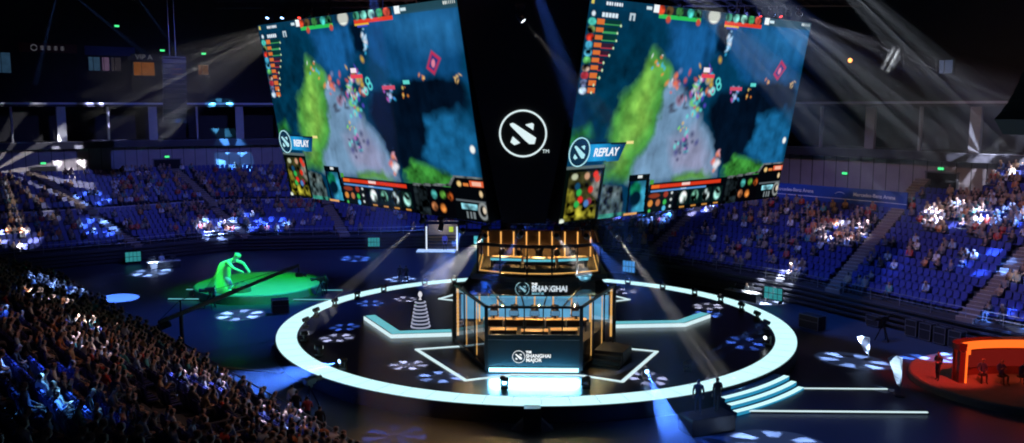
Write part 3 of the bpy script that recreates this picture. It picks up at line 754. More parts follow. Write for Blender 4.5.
# ------------------------------------------------------------------ hanging video cube
def paint_screen(nu=420, nv=216):
    """the game picture as it glows: a green slope, blue water, a pale path and the bars around it"""
    u, v = np.meshgrid((np.arange(nu)+.5)/nu, (np.arange(nv)+.5)/nv)
    ASP = 1.79
    r = np.random.RandomState(3)
    def fbm(fx, fy, seed, oct=4):
        rr = np.random.RandomState(seed); out = np.zeros_like(u); amp = .5
        for o in range(oct):
            gx, gy = int(fx*2**o)+2, int(fy*2**o)+2; g = rr.rand(gy+1, gx+1)
            X = u*(gx-1); Y = v*(gy-1); i = np.floor(X).astype(int); j = np.floor(Y).astype(int); a = X-i; b = Y-j
            a = a*a*(3-2*a); b = b*b*(3-2*b)
            out += amp*(g[j, i]*(1-a)*(1-b)+g[j, i+1]*a*(1-b)+g[j+1, i]*(1-a)*b+g[j+1, i+1]*a*b); amp *= .5
        return out
    n1 = fbm(10, 6, 1); n2 = fbm(30, 18, 2, 3); n3 = fbm(60, 34, 5, 2); sk = fbm(40, 5, 6, 3)
    n4 = .5*n2+.5*sk
    wu = u+(n1-.47)*.09+(n2-.47)*.025; wv = v+(fbm(9, 6, 8)-.47)*.09+(fbm(34, 20, 9, 2)-.38)*.03
    img = np.zeros((nv, nu, 3))
    def C(h): return np.array([int(h[i:i+2], 16)/255. for i in (0, 2, 4)])**2.2
    def put(mask, col, mott=0., nn=None):
        nonlocal img
        c = C(col) if isinstance(col, str) else np.array(col)
        k = 1.+mott*((n2 if nn is None else nn)-.47)*3
        img = img*(1-mask[..., None])+mask[..., None]*np.clip(c[None, None]*k[..., None], 0, 1)
    def poly(pts, soft=.0, warp=False):
        U, V = (wu, wv) if warp else (u, v)
        inside = np.zeros(U.shape, bool); dist = np.full(U.shape, 9.)
        for (x0, y0), (x1, y1) in zip(pts, pts[1:]+pts[:1]):
            cond = ((y0 > V) != (y1 > V)); xx = (x1-x0)*(V-y0)/((y1-y0) if abs(y1-y0) > 1e-9 else 1e-9)+x0
            inside ^= cond & (U < xx)
            if soft:
                dx, dy = (x1-x0)*ASP, y1-y0; px, py = (U-x0)*ASP, V-y0; t = np.clip((px*dx+py*dy)/(dx*dx+dy*dy+1e-12), 0, 1)
                dist = np.minimum(dist, np.hypot(px-t*dx, py-t*dy))
        m = inside.astype(float)
        if soft: m = np.clip(.5+np.where(inside, dist, -dist)/soft, 0, 1)
        return m
    def ell(c, rx, ry, rot=0., soft=.4):
        a, b = (u-c[0])*ASP, v-c[1]; cs, sn = math.cos(rot), math.sin(rot)
        d = np.hypot((a*cs+b*sn)/(rx*ASP), (-a*sn+b*cs)/ry); return np.clip((1-d)/soft, 0, 1)
    def rect(x0, y0, x1, y1): return ((u >= x0) & (u <= x1) & (v >= y0) & (v <= y1)).astype(float)
    # ground
    put(np.ones_like(u), '0a3b58', .4, n4)
    put(poly([(0, .1), (.3, .1), (.2, .5), (0, .6)], .2, True), '06334a', .5)
    put(poly([(.30, .05), (.51, .05), (.53, .2), (.48, .3), (.41, .34), (.33, .23)], .08, True), '1c5890', .5, n4)
    put(poly([(.576, .04), (1., .03), (1., .37), (.8, .36), (.69, .31), (.6, .2)], .05, True), '164c7c', .35, n4)
    put(poly([(.7, .05), (1, .04), (1, .2), (.85, .2)], .15, True), '2a6ea6', .3, n4)
    put(poly([(.514, .05), (.572, .05), (.575, .2), (.522, .21)], .04, True), '07192b', .3)
    put(poly([(.55, .47), (.62, .4), (.77, .32), (.97, .36), (.95, .53), (.8, .56), (.79, .72), (.66, .8), (.59, .68)], .05, True), '0a1828', .6, n4)
    put(poly([(.79, .53), (.93, .5), (1., .6), (1., .84), (.89, .81), (.79, .71)], .06, True), '1c608f', .45)
    put(poly([(.338, .31), (.40, .36), (.436, .43), (.52, .51), (.585, .65), (.645, .86), (.42, .84), (.24, .84), (.31, .6), (.34, .46)], .05, True), '7093b4', .4, n4)
    put(poly([(.40, .62), (.5, .55), (.55, .68), (.6, .82), (.45, .78)], .1, True), '8f94b4', .35, n4)
    put(poly([(.262, .2), (.31, .24), (.345, .32), (.34, .46), (.31, .6), (.24, .83), (.14, .82), (.209, .71), (.127, .6), (.171, .45)], .06, True), '4f9a45', .5)
    put(poly([(.25, .3), (.29, .3), (.27, .5), (.2, .75), (.17, .74), (.21, .5)], .12, True), '86c052', .5)
    put(poly([(.42, .82), (.57, .79), (.62, .86), (.41, .86)], .04, True), '558a4a', .5)
    put(poly([(.665, .79), (.73, .73), (.89, .78), (.87, .86), (.82, .88), (.68, .87)], .04, True), '3f8f3c', .9)
    put(poly([(0, .56), (.06, .55), (.065, .61), (0, .62)], .05, True), '2d7a3a', .8)
    # scuffle of small figures: bright flecks in clumps
    pal = ['5fe6e0', '3bb8f0', 'f2f6ff', '7de05a', 'e05a4a', 'f0c040', '5a4ad0', 'd060c0', '2a2f7a', 'ff8a50', '123050']
    def flecks(c, n, sx, sy, size, cols):
        for _ in range(n):
            x, y = c[0]+r.randn()*sx, c[1]+r.randn()*sy; put(ell((x, y), size*(.5+r.rand()), size*1.9*(.4+r.rand()), .5+.5*r.randn(), .95)*.75, cols[r.randint(len(cols))])
    flecks((.5, .36), 45, .03, .05, .011, pal); flecks((.475, .45), 30, .022, .035, .01, ['5fe6e0', '7de05a', 'f2f6ff', 'e05a4a', '5a4ad0'])
    flecks((.66, .40), 14, .012, .03, .009, ['5a7af0', 'bcd0ff', 'd060c0', '3bb8f0']); flecks((.585, .15), 16, .006, .035, .009, ['9fd8ff', 'f2f6ff', '3bb8f0'])
    flecks((.37, .35), 16, .014, .03, .011, ['f2f6ff', 'ff8a50', 'e05a4a', '8090c0']); flecks((.31, .26), 12, .02, .02, .007, ['f2f6ff', '3bb8f0', 'ff8a50'])
    flecks((.455, .67), 26, .022, .035, .012, ['2a2f7a', '1b2050', 'd060c0', '5fe6e0', '123050']); flecks((.62, .76), 14, .012, .04, .012, ['f2f6ff', 'ff8a50', 'e05a4a', 'd8a0b0'])
    flecks((.42, .43), 12, .02, .03, .015, ['302030', 'd090b0', '402838']); flecks((.43, .57), 8, .012, .008, .006, ['f0c040', '7de05a'])
    flecks((.82, .33), 5, .008, .012, .006, ['ff9a40', 'ffd080']); flecks((.955, .33), 5, .008, .014, .007, ['ff9a40', 'ffd080']); flecks((.73, .4), 6, .01, .02, .005, ['ff9a40', 'ffe080'])
    put(ell((.977, .66), .012, .022), 'f4f8f4')
    for c in ((.567, .34), (.575, .365), (.55, .39)): put(ell(c, .014, .025, 0, .4)-ell(c, .008, .015, 0, .4), '5fe6e0')
    for (x, y, l, c) in ((.515, .315, .03, 'e8485a'), (.66, .375, .03, 'd0506a'), (.585, .055, .035, 'e0483a'), (.588, .072, .025, '3a4ac0'), (.745, .352, .014, '60d8d0')): put(rect(x-l, y-.01, x+l, y+.008), c)
    put(rect(.49, .275, .52, .295), 'f4e8f4'); put(rect(.55, .058, .62, .068), 'e0b040')
    # slanted red marker on the water
    q = [(.872, .215), (.905, .252), (.87, .322), (.842, .292)]
    put(poly(q, .012), 'c83050'); put(poly([(x*.72+.872*.28, y*.72+.271*.28) for x, y in q], .012), '2a3878'); put(ell((.872, .272), .009, .024, .4), 'e08098')
    # top bar
    put(rect(0, 0, 1, .034)*.55, '123a52'); put(rect(.75, 0, 1, .04)*.8, '2b4a52')
    for x0, x1, c in ((.262, .44, '2fbf58'), (.55, .732, 'e0402c')): put(rect(x0, .005, x1, .042), '1a2a30'); put(rect(x0, .042, x1, .058), c)
    for xs, cs in (((.268, .303, .344, .391, .42), ('c8442a', '604a30', '58b060', '48c0b8', '3a8a60')), ((.565, .60, .638, .674, .708), ('50b090', '78d0c0', 'a0e8d8', '48a868', 'e05848'))):
        for x, c in zip(xs, cs): put(ell((x, .022), .017, .026, 0, .3), c, 1., n3)
    for x in (.248, .755): put(rect(x-.011, -.01, x+.012, .038), 'f2fbff')
    for x in (.222, .782): put(rect(x-.012, .012, x+.01, .026), 'd0e8f0')
    put(ell((.497, .024), .03, .04, 0, .25), 'eef4e8'); put(rect(.455, 0, .54, .045)*.35, '1a2024')
    for x in (.302, .43): put(ell((x, .062), .012, .02), 'c05040')
    for k in range(7): put(rect(.06+k*.009, .012, .066+k*.009, .028), 'e8f4ff'); put(rect(.945+k*.007, .010, .949+k*.007, .022), 'dfe8e4')
    put(rect(.0, .045, .2, .085)*.5, '0c3148')
    for k in range(5): put(rect(.05+k*.012, .058, .059+k*.012, .078), 'dceefa')
    put(ell((.02, .068), .008, .013), 'e0f0fa'); put(rect(.15, .05, .172, .085), 'b8ccd8'); put(rect(.158, .058, .164, .085), '274a60'); put(rect(.008, .008, .016, .03), 'd8c860')
    # score list down one side
    ends = (.123, .114, .114, .107, .096, .079, .078, .072, .055, .05); cols = ('40a060', '40a060', '40a060', 'b03848', 'b03848', 'b03848', 'b03848', '40a060', '703048', '703048')
    pc = ('50d0c0', '80a060', 'd03828', '50b8e0', '60c8f0', '60b868', 'c0a090', 'd04050', 'a0b0f0', 'b0c8e0')
    for k in range(10):
        y = .102+k*.0329
        put(rect(.03, y-.013, ends[k], y+.012)*.7, '143828' if cols[k][0] == '4' else '401828'); put(rect(.06, y+.006, ends[k], y+.011), cols[k])
        put(ell((.019, y), .016, .019, 0, .3), pc[k], 1.2, n3); put(rect(.036, y-.012, .063, y+.008), 'd87038'); put(ell((ends[k], y+.008), .004, .007), 'd0f0c0')
    # banner field
    g = np.clip((u-.05)/.15, 0, 1)
    m = poly([(.05, .632), (.212, .64), (.19, .722), (.055, .716)])
    img = img*(1-m[..., None])+m[..., None]*((1-np.abs(g*1.5-.5)[..., None])*C('2aa0d8')*.9+C('0a3a68'))
    put(poly([(.05, .628), (.212, .636), (.211, .643), (.05, .638)]), '102030'); put(rect(.212, .628, .24, .642), 'f0e090')
    # small map
    put(rect(0, .735, .142, 1), '0c1412'); put(rect(.0, .738, .14, .752), '5a6a6a')
    m = rect(.014, .765, .132, .99); put(m, '3a3a22', 1.4, n3); put(poly([(.012, .83), (.03, .84), (.05, .92), (.1, .95), (.13, .9), (.134, .99), (.01, .99)], .03, True)*m, 'b8b03c', 1.2, n3)
    put(poly([(.11, .77), (.132, .77), (.132, .9), (.1, .86)], .02)*m, '8a8a80', 1., n3)
    for p, c in (((.112, .78), 'e83828'), ((.12, .80), 'd84838'), ((.1, .85), 'd83020'), ((.058, .86), '30b050'), ((.066, .895), 'e02c28'), ((.055, .915), '30b050'), ((.1, .905), '8a3040'), ((.09, .915), '5080c0'), ((.05, .83), '1a4a6a'), ((.08, .785), 'c89878')): put(ell(p, .012, .02, .5), c)
    put(ell((.035, .785), .014, .018), 'b8c0a0'); put(ell((.008, .99), .012, .014), 'e8f4e0')
    # carved stone, portrait window, bars, slots
    put(poly([(.143, .83), (.22, .85), (.235, .92), (.235, 1), (.143, 1)], .01), '4a5c5e', 1.3, n3); put(poly([(.15, .845), (.21, .86), (.22, .9), (.16, .9)], .02), '6c7c7c', 1., n3); put(rect(.145, .975, .25, 1), '3a8878', 1., n3)
    put(poly([(.245, .795), (.33, .795), (.345, 1), (.255, 1)]), '0c1218'); m = poly([(.253, .83), (.318, .83), (.328, .985), (.262, .985)])
    put(m, '0c2c50', .6); put(m*poly([(.29, .84), (.32, .84), (.33, .98), (.285, .98)], .05), '48b8e0', .8); put(m*ell((.28, .87), .028, .045), '1a8a60', 1.); put(m*ell((.285, .915), .03, .05), '062030')
    put(rect(.245, .985, .3, 1), 'e0a060'); put(rect(.28, .803, .3, .813), 'e0e8e8')
    put(rect(.338, .845, .88, 1), '0a0e14'); put(rect(.338, .88, .455, 1), '141c22')
    put(rect(.345, .855, .67, .877), 'd83a22'); put(rect(.345, .855, .38, .877), 'ee6a2c'); put(rect(.48, .858, .52, .872), 'f8d0c8'); put(rect(.345, .882, .6, .892), '5a8ed0'); put(rect(.478, .882, .505, .89), 'c0d8f4')
    put(rect(.335, .83, .352, .852), '4a9a40')
    for p, rx, ry, c in (((.365, .912), .028, .014, '8a3a28'), ((.352, .95), .012, .02, 'd88a40'), ((.385, .95), .011, .02, 'b8704a'), ((.415, .91), .012, .018, '9a3a2c'), ((.415, .95), .009, .016, '3cb858'), ((.415, .982), .009, .016, '58b8e0'), ((.352, .988), .006, .01, '50c060')): put(ell((p[0], p[1]), rx, ry, 0, .3), c)
    for y in (.905, .94, .975): put(ell((.442, y), .006, .009), 'd0d8d8')
    for k, x in enumerate((.497, .552, .606, .662)):
        put(rect(x-.024, .895, x+.024, .975), '0e2020'); put(ell((x, .935), .019, .037, 0, .35), ('e8fff8', '8fe0c0', 'd8f0f0', 'a8f0e0')[k], 1.3, n3); put(rect(x-.012, .982, x+.012, .99), 'b88040')
    put(poly([(.7, .85), (.76, .85), (.77, 1), (.7, 1)]), '20282c', 1.6, n3)
    put(rect(.765, .865, .875, .99), '0b0b10')
    for p, c in (((.79, .89), '58c8c0'), ((.828, .888), '68b048'), ((.858, .89), 'd86830'), ((.785, .95), 'd88858'), ((.822, .953), 'e88840')): put(ell(p, .015, .026, .3, .5), c, 1., n3)
    put(poly([(.86, .83), (.885, .79), (1, .79), (1, 1), (.875, 1), (.875, .86)]), '0b0e12'); put(poly([(.7, .845), (.86, .83), (.885, .785), (1, .785), (1, .795), (.89, .795), (.865, .842), (.7, .857)]), '6a7274', 1., n3)
    put(rect(.945, .805, 1, .835), 'e0603c'); put(rect(.955, .812, .99, .828), 'f4b8a0'); put(ell((.903, .825), .011, .016), 'f0c880'); put(rect(.918, .818, .94, .832), 'e08040')
    put(ell((.985, .865), .008, .018), 'e8c898'); put(rect(.88, .9, 1, .906), '586066'); put(rect(.9, .915, .965, .945), '8ad0e0', 1., n3); put(ell((.985, .945), .022, .045, 0, .2)-ell((.985, .945), .015, .032, 0, .3), '8a9090'); put(ell((.99, .94), .008, .02), 'e0d0b8')
    for x in (.92, .935, .948): put(rect(x-.004, .955, x+.004, .985), '707a7e')
    # lit scan texture
    img *= (1+.10*(n3-.45))[..., None]
    return np.clip(img, 0, 1)
def screen_mesh(q):
    """the display face, split fine enough to carry its picture; q = top-left, top-right, bottom-right, bottom-left seen from the hall"""
    img = paint_screen(); nv, nu = img.shape[:2]
    TL, TR, BR, BL = (np.array(p) for p in q)
    a = np.linspace(0, 1, nu)[None, :, None]; b = np.linspace(0, 1, nv)[:, None, None]
    P = ((TL*(1-a)+TR*a)*(1-b)+(BL*(1-a)+BR*a)*b).reshape(-1, 3)
    i = np.arange(nv-1)[:, None]*nu+np.arange(nu-1)[None]; F = np.stack([i, i+nu, i+nu+1, i+1], -1).reshape(-1, 4)
    me = bpy.data.meshes.new('display'); me.from_pydata(P.tolist(), [], F.tolist())
    at = me.color_attributes.new('picture', 'FLOAT_COLOR', 'POINT'); c = np.ones((nu*nv, 4), np.float32); c[:, :3] = img.reshape(-1, 3); at.data.foreach_set('color', c.ravel())
    return me
DISPLAY = bpy.data.materials.new('led_display'); DISPLAY.use_nodes = True; nt = DISPLAY.node_tree; nt.nodes.clear()
_o = nt.nodes.new('ShaderNodeOutputMaterial'); _e = nt.nodes.new('ShaderNodeEmission'); _a = nt.nodes.new('ShaderNodeAttribute'); _a.attribute_name = 'picture'
_e.inputs['Strength'].default_value = 1.0; nt.links.new(_a.outputs['Color'], _e.inputs['Color']); nt.links.new(_e.outputs[0], _o.inputs['Surface']); DISPLAY.cycles.emission_sampling = 'NONE'
CW, CH = 20.74, 11.58
CX, APO, TAU, PSI, HA, ZT = -.25, 15.17, .18, -.02, .78, 21.73
def face_frame(a):
    n = Vector((math.sin(a), -math.cos(a), 0)); r = Vector((math.cos(a), math.sin(a), 0)); d = Vector((0, 0, -1))*math.cos(TAU)-n*math.sin(TAU)
    return Vector((CX, 0, ZT))+n*APO, n, r, d
cube = thing('video_cube', 'hanging black video cube with two slanted game screens above the stage', 'video cube', (CX, 0, 10.0))
c0 = Vector((CX, 0, 10.0))
corners = {}
for k, a in enumerate((PSI-HA, PSI+HA, PSI+HA+math.pi/2+.01, PSI-HA+math.pi*1.5)):
    c, n, r, d = face_frame(a); nn = (r.cross(d)).normalized()
    if nn.dot(n) < 0: nn = -nn
    q = [c-r*CW/2, c+r*CW/2, c+r*CW/2+d*CH, c-r*CW/2+d*CH]; corners[k] = q
    if k < 2:
        s = MB()   # casing behind the display
        qi = [p-nn*.06-c0 for p in q]; qo = [p-nn*1.1-c0 for p in q]
        s.add(qi+qo, [(0, 1, 2, 3), (7, 6, 5, 4), (0, 4, 5, 1), (1, 5, 6, 2), (2, 6, 7, 3), (3, 7, 4, 0)])
        case = s.build('screen_casing', BLACK, cube)
        me = screen_mesh([p-c0 for p in q]); me.materials.append(DISPLAY)
        disp = bpy.data.objects.new('display', me); COL.objects.link(disp); disp.parent = case; disp['label'] = 'glowing game picture'
        M = Matrix((r, -d, nn)).transposed(); rot = M.to_euler()
        at_ = lambda uu, vv, h=.03: q[0]+r*uu*CW+d*vv*CH+nn*h-c0
        emblem('replay_emblem', .78, case, at_(.036, .672), rot, emat('cyan_emblem', (.45, .85, .95), .95, sample=False), .03, emat('navy_disc', (.01, .05, .11), .6, sample=False))
        text_part('replay_lettering', 'REPLAY', .62, emat('white_caption', (.9, .93, 1.), 1., sample=False), case, at_(.088, .695, .04), rot, .01, bold=.015, sx=.92, shear=.15)
# dark corner between the two screens, with the round emblem
A, B = corners[0][1], corners[1][0]; Cc, D = corners[1][3], corners[0][2]
bot = (Cc+D)/2
pl = [A+Vector((0, -.05, .0)), B+Vector((0, -.05, 0)), bot+(Cc-bot)*.62, bot+(D-bot)*.62]
m = MB(); pin = [p+Vector((0, 1.0, 0)) for p in pl]; m.add([p-c0 for p in pl]+[p-c0 for p in pin], [(3, 2, 1, 0), (4, 5, 6, 7), (0, 1, 5, 4), (1, 2, 6, 5), (2, 3, 7, 6), (3, 0, 4, 7)])
DRAPE = pmat('black_drape', (.012, .011, .014), .7)
corner = m.build('corner_panel', DRAPE, cube)
nrm = (pl[1]-pl[0]).cross(pl[3]-pl[0]).normalized()
if nrm.y > 0: nrm = -nrm
rr = (pl[1]-pl[0]).normalized(); uu = nrm.cross(rr)
rot = Matrix((rr, uu, nrm)).transposed().to_euler()
tc_ = (pl[0]+pl[1])/2; bc_ = (pl[2]+pl[3])/2
f = (21.73-15.05)/(21.73-10.34); ce = tc_.lerp(bc_, f)+nrm*.05; ce.x = -.62
emblem('round_emblem', 1.22, corner, ce-c0, rot, emat('white_emblem', (.78, .95, .97), .95, sample=False), .04)
text_part('trademark', 'TM', .26, emat('white_emblem', (.78, .95, .97), .95, sample=False), corner, ce+rr*.98-uu*1.0-c0, rot, .01)
# top lip and body
m = MB(); top = [A, B, corners[1][1], corners[2][1] if 2 in corners else corners[1][1], corners[3][0], corners[0][0]]
m.prism([(p.x*.97-c0.x, p.y*.97) for p in top], 11.0, 11.7)
m.build('top_frame', BLACK, cube)
m = MB(); low = [corners[0][3], corners[0][2], corners[1][3], corners[1][2], corners[2][2], corners[3][3]]
m.prism([(p.x*.93-c0.x, p.y*.93) for p in low], .5, .9); m.build('lower_frame', BLACK, cube)
m = MB()
for x, y in ((-9, -8), (9, -8), (-9, 8), (9, 8), (0, -14), (-14, 0), (14, 0)): m.cone((x, y, 11.6), (x, y, 23.95), .05, .05, 6)
m.build('hoist_cable', BLACKMETAL, cube)
# ------------------------------------------------------------------ stage lights, beams and gobos
HAZE = hazemat('lit_haze', .006)
HAZE2 = hazemat('lit_haze_dense', .004)
HAZE3 = hazemat('lit_haze_front', .013)
HAZE_THIN = hazemat('lit_haze_thin', .003)
LENS_OFF = pmat('dark_lens', (.02, .02, .03), .1)
LENS_W = emat('lit_lens_white', (.85, .92, 1.), 3., sample=False); LENS_B = emat('lit_lens_blue', (.3, .55, 1.), 6., sample=False)
LENS_R = emat('lit_lens_red', (1., .05, .04), 3., sample=False)
def gobo(ld, petals, rot=0., inner=.64, width=.26, thresh=.05, fill=.05, soft=.06):
    """a patterned disc in front of the lamp: a flower of petals, or rays for petals > 8"""
    ld.use_nodes = True; nt = ld.node_tree; em = nt.nodes['Emission']
    tc = nt.nodes.new('ShaderNodeTexCoord'); sp = nt.nodes.new('ShaderNodeSeparateXYZ'); nt.links.new(tc.outputs['Normal'], sp.inputs[0])
    def M(op, a, b=0, c=0):
        x = nt.nodes.new('ShaderNodeMath'); x.operation = op
        for i, q in enumerate((a, b, c)):
            if hasattr(q, 'is_output'): nt.links.new(q, x.inputs[i])
            else: x.inputs[i].default_value = q
        return x.outputs[0]
    az = M('ABSOLUTE', sp.outputs[2]); px = M('DIVIDE', sp.outputs[0], az); py = M('DIVIDE', sp.outputs[1], az)
    rn = M('DIVIDE', M('SQRT', M('ADD', M('MULTIPLY', px, px), M('MULTIPLY', py, py))), math.tan(ld.spot_size/2))
    th = M('ADD', M('ARCTAN2', py, px), rot)
    def clamp(x): return M('MINIMUM', M('MAXIMUM', x, 0), 1)
    band = clamp(M('MULTIPLY', M('SUBTRACT', width, M('ABSOLUTE', M('SUBTRACT', rn, inner))), 9))
    co = clamp(M('MULTIPLY', M('SUBTRACT', M('COSINE', M('MULTIPLY', th, petals)), thresh), 3))
    uneven = M('ADD', .75, M('MULTIPLY', .35, M('COSINE', M('ADD', M('MULTIPLY', th, 2), rot*3.))))
    nt.links.new(M('ADD', fill, M('MULTIPLY', M('MULTIPLY', band, co), uneven)), em.inputs['Strength'])
def aim(parent, src, dst, deg, power, col, petals=6, haze=None, r0=.09, length=None, rot=0., blend=.12, beam_name='light_beam', **gk):
    """a spot lamp at src towards dst (world), with the haze it lights; both belong to the fixture"""
    src, dst = Vector(src), Vector(dst); d = dst-src; L = d.length if length is None else length
    ld = bpy.data.lights.new('lamp', 'SPOT'); ld.energy = power; ld.color = col; ld.spot_size = R(deg); ld.spot_blend = blend; ld.shadow_soft_size = .03
    lo = bpy.data.objects.new('lamp', ld); COL.objects.link(lo); lo.location = src; lo.rotation_euler = d.to_track_quat('-Z', 'Y').to_euler()
    if petals: gobo(ld, petals, rot, **gk)
    if haze is not None:
        T = math.tan(R(deg/2)); dn = d.normalized(); org = Vector(parent.location) if parent is not None else Vector((0, 0, 0))
        b = MB().cone(src-dn*.08-org, src+dn*L-org, r0, r0+T*L*1.06, 20)
        o = b.build(beam_name, haze, parent); o.rotation_euler = (0, 0, 0)
        if parent is not None: o.rotation_euler.z = -parent.rotation_euler.z
    return lo
def moving_head(loc, dst, label, hang=False, lens=None, group=None, k=1.):
    """base, yoke and a barrel aimed at dst"""
    t = thing('moving_head_light', label, 'stage light', loc, 0, group)
    s = -1 if hang else 1
    MB().box((0, 0, s*.09*k), (.42*k, .36*k, .18*k)).build('base', BLACKMETAL, t, bevel=.02)
    c = Vector((0, 0, s*.55*k)); d = (Vector(dst)-(Vector(loc)+c)).normalized()
    side = Vector((0, 0, 1)).cross(d)
    side = side.normalized() if side.length > .05 else Vector((1, 0, 0))
    m = MB()
    for e in (-1, 1): m.bar(c*.3+side*e*.22*k, c+side*e*.22*k, .06*k, .12*k, up=tuple(d))
    m.bar(Vector((0, 0, s*.2*k))-side*.25*k, Vector((0, 0, s*.2*k))+side*.25*k, .14*k, .07*k); m.build('yoke', BLACKMETAL, t)
    h = MB(); h.cone(c-d*.24*k, c+d*.1*k, .13*k, .17*k, 14); h.cone(c+d*.1*k, c+d*.25*k, .17*k, .15*k, 14); hd = h.build('head', BLACKMETAL, t)
    MB().cone(c+d*.245*k, c+d*.26*k, .125*k, .125*k, 14).build('lens', lens or LENS_OFF, hd)
    return t, Vector(loc)+c+d*.3*k
WHT = (1., .97, .93); BLU = (.06, .2, 1.)
# on the rim of the stage; clockwise from the glowing steps as seen from above
RIM = [-20.7, -6, 4, 14.5, 25, 36, 48, 60, 72, 84, 96, 106, 116, 126, 141, 152, 163, 175, -174, -160, -146, -126]
lit = {-20.7: ((10.5, -9.5, 1.02), 'b'), -126: ((-24, -24.5, .6), 'B'), -160: ((-9, -3, 1.02), 'w'), -146: ((-6, -6, 1.02), 'w0')}
def cw(i): return ordinal(i)
n = 0
for i, a in enumerate(sorted(RIM, key=lambda a: (-35-a) % 360)):
    x, y = 16.2*math.cos(R(a)), 16.2*math.sin(R(a))
    if a == -126: x, y = -11.3, -11.9
    dst = lit[a][0] if a in lit else (x*.2, y*.2, 6)
    cl = lit[a][1] if a in lit else ''
    lens = {'': None, 'b': LENS_W, 'B': LENS_B, 'w': LENS_W, 'w0': LENS_W}[cl]
    extra = {'': 'unlit black', 'b': 'beaming black', 'B': 'blue-beaming black', 'w': 'lit black', 'w0': 'lit black'}[cl]
    t, p = moving_head((x, y, 1.0), dst, f"{extra} moving-head light on the stage rim, {ordinal(i+1)} clockwise from the glowing steps", lens=lens, group='moving-head lights on the stage rim')
    if cl == 'b': aim(t, p, dst, 5, 9000, BLU, 0, HAZE, length=9)
    if cl == 'B': aim(t, p, dst, 20, 420000, BLU, 7, HAZE, r0=.12, length=14, inner=.5, width=.45, thresh=-.6, fill=.25)
for loc, dst, nm, pw, deg, c, L in (((6.35, -13.4, 1.0), (7.0, -34, 0), 'blue-beaming moving-head light on the front rim throwing its beam across the floor', 320000, 10, BLU, 19),
                           ((-1.65, -15.3, 1.0), (-4.8, -11.2, 1.03), 'lit moving-head light below the booth front, trophy side', 9000, 6, (.5, .7, 1.), 4),
                           ((2.85, -15.2, 1.0), (5.2, -11.6, 1.03), 'lit moving-head light below the booth front, runway side', 9000, 6, (.5, .7, 1.), 3.5),
                           ((8.95, -11.8, 1.0), (15.5, -5.4, 2.4), 'lit moving-head light on the deck with a blue beam along the runway-side rim', 16000, 4, BLU, 9)):
    t, p = moving_head(loc, dst, nm, lens=LENS_B if c is BLU else LENS_W)
    aim(t, p, dst, deg, pw, c, 7 if deg > 10 else 0, HAZE, length=L, inner=.5, width=.45, thresh=-.5, fill=.2)
# hanging under the video cube
UND = [((-6.9, -8.2), (-16.2, -3.2), WHT, 7, 'w'), ((-5.5, -11.1), (-7.6, -10.9), WHT, 7, ''), ((-4.1, -12.9), (-9.0, 12.8), BLU, 6, 'b'), ((-2.7, -15.1), (-8.6, 13.6), WHT, 5, 'w'),
       ((-.8, -14.6), (-5.3, 0.), BLU, 7, 'b'), ((1.2, -15.1), (5.6, 6), WHT, 6, 'w'), ((2.8, -15.1), (8.6, 9), BLU, 5, 'b'), ((4.4, -13.5), (10.6, -13.5), WHT, 9.5, 'W')]
m = MB()
tr = thing('lighting_truss', 'black truss hanging under the video cube that carries the lower stage lights', 'truss', (0, -12, 10.0))
pts = [(-9.5, -4.4), (-7, -8.1), (-5.5, -11), (-4.1, -12.8), (-2.6, -15), (-.8, -14.6), (1.2, -15), (2.8, -15), (4.4, -13.4), (7.5, -9.5), (9.5, -6)]
for z in (0, .3):
    for a, b in zip(pts, pts[1:]): m.bar((a[0], a[1]+12, z), (b[0], b[1]+12, z), .05, .05)
m.build('chord', BLACKMETAL, tr); m = MB()
for a, b in zip(pts, pts[1:]):
    for k in range(4):
        u, v = k/4, (k+1)/4; m.bar((a[0]+(b[0]-a[0])*u, a[1]+(b[1]-a[1])*u+12, 0), (a[0]+(b[0]-a[0])*v, a[1]+(b[1]-a[1])*v+12, .3), .03, .03)
m.build('brace', BLACKMETAL, tr)
for i, ((x, y), (tx, ty), c, deg, kind) in enumerate(UND):
    dst = (tx, ty, 1.0)
    t, p = moving_head((x, y, 10.0), dst, f"moving-head light hanging under the video cube, {ORD[i+1]} from the trophy side", True, LENS_B if kind == 'b' else LENS_W, 'moving-head lights under the video cube')
    dist = (Vector(dst)-p).length
    aim(t, p, dst, deg, 700*dist*dist*(.55 if kind in ('w', 'b') else 1)*(1.6 if kind == 'W' else 1.), c, 6, HAZE if kind else None, length=dist+2., fill=.2)
# overhead truss around the hall, its visible end and its lights
def box_truss(label, p, q):
    c = (Vector(p)+Vector(q))/2; t = thing('lighting_truss', label, 'truss', c); P, Q = Vector(p)-c, Vector(q)-c; d = (Q-P); n = max(int(d.length/.9), 1)
    m = MB(); s = d.cross(Vector((0, 0, 1))).normalized()*.25; u = Vector((0, 0, .25))
    for a, b in ((s, u), (-s, u), (s, -u), (-s, -u)): m.bar(P+a+b, Q+a+b, .06, .06)
    m.build('chord', BLACKMETAL, t); m = MB()
    for k in range(n):
        A, B = P+d*(k/n), P+d*((k+1)/n)
        for e in (1, -1): m.bar(A+s*e+u, B+s*e-u, .03, .03)
        m.bar(A+s+u, B-s+u, .03, .03)
    m.build('brace', BLACKMETAL, t); return t
TZ = 24.0
box_truss('black lighting truss overhead behind the screen on the runway side', (9, 5, TZ), (24, 5, TZ))
box_truss('black lighting truss overhead behind the screen on the statue side', (-24, 5, TZ), (-9, 5, TZ))
box_truss('black lighting truss overhead crossing in front of the video cube', (-14, -23, 25.6), (14, -23, 25.6))
TOPS_R = [(14.4, LENS_W, ''), (14.9, LENS_B, 'b'), (15.6, LENS_W, ''), (16.5, LENS_R, ''), (17.4, LENS_B, 'w'), (18.0, LENS_R, ''), (18.6, LENS_W, 'w'), (19.4, LENS_W, 'w')]
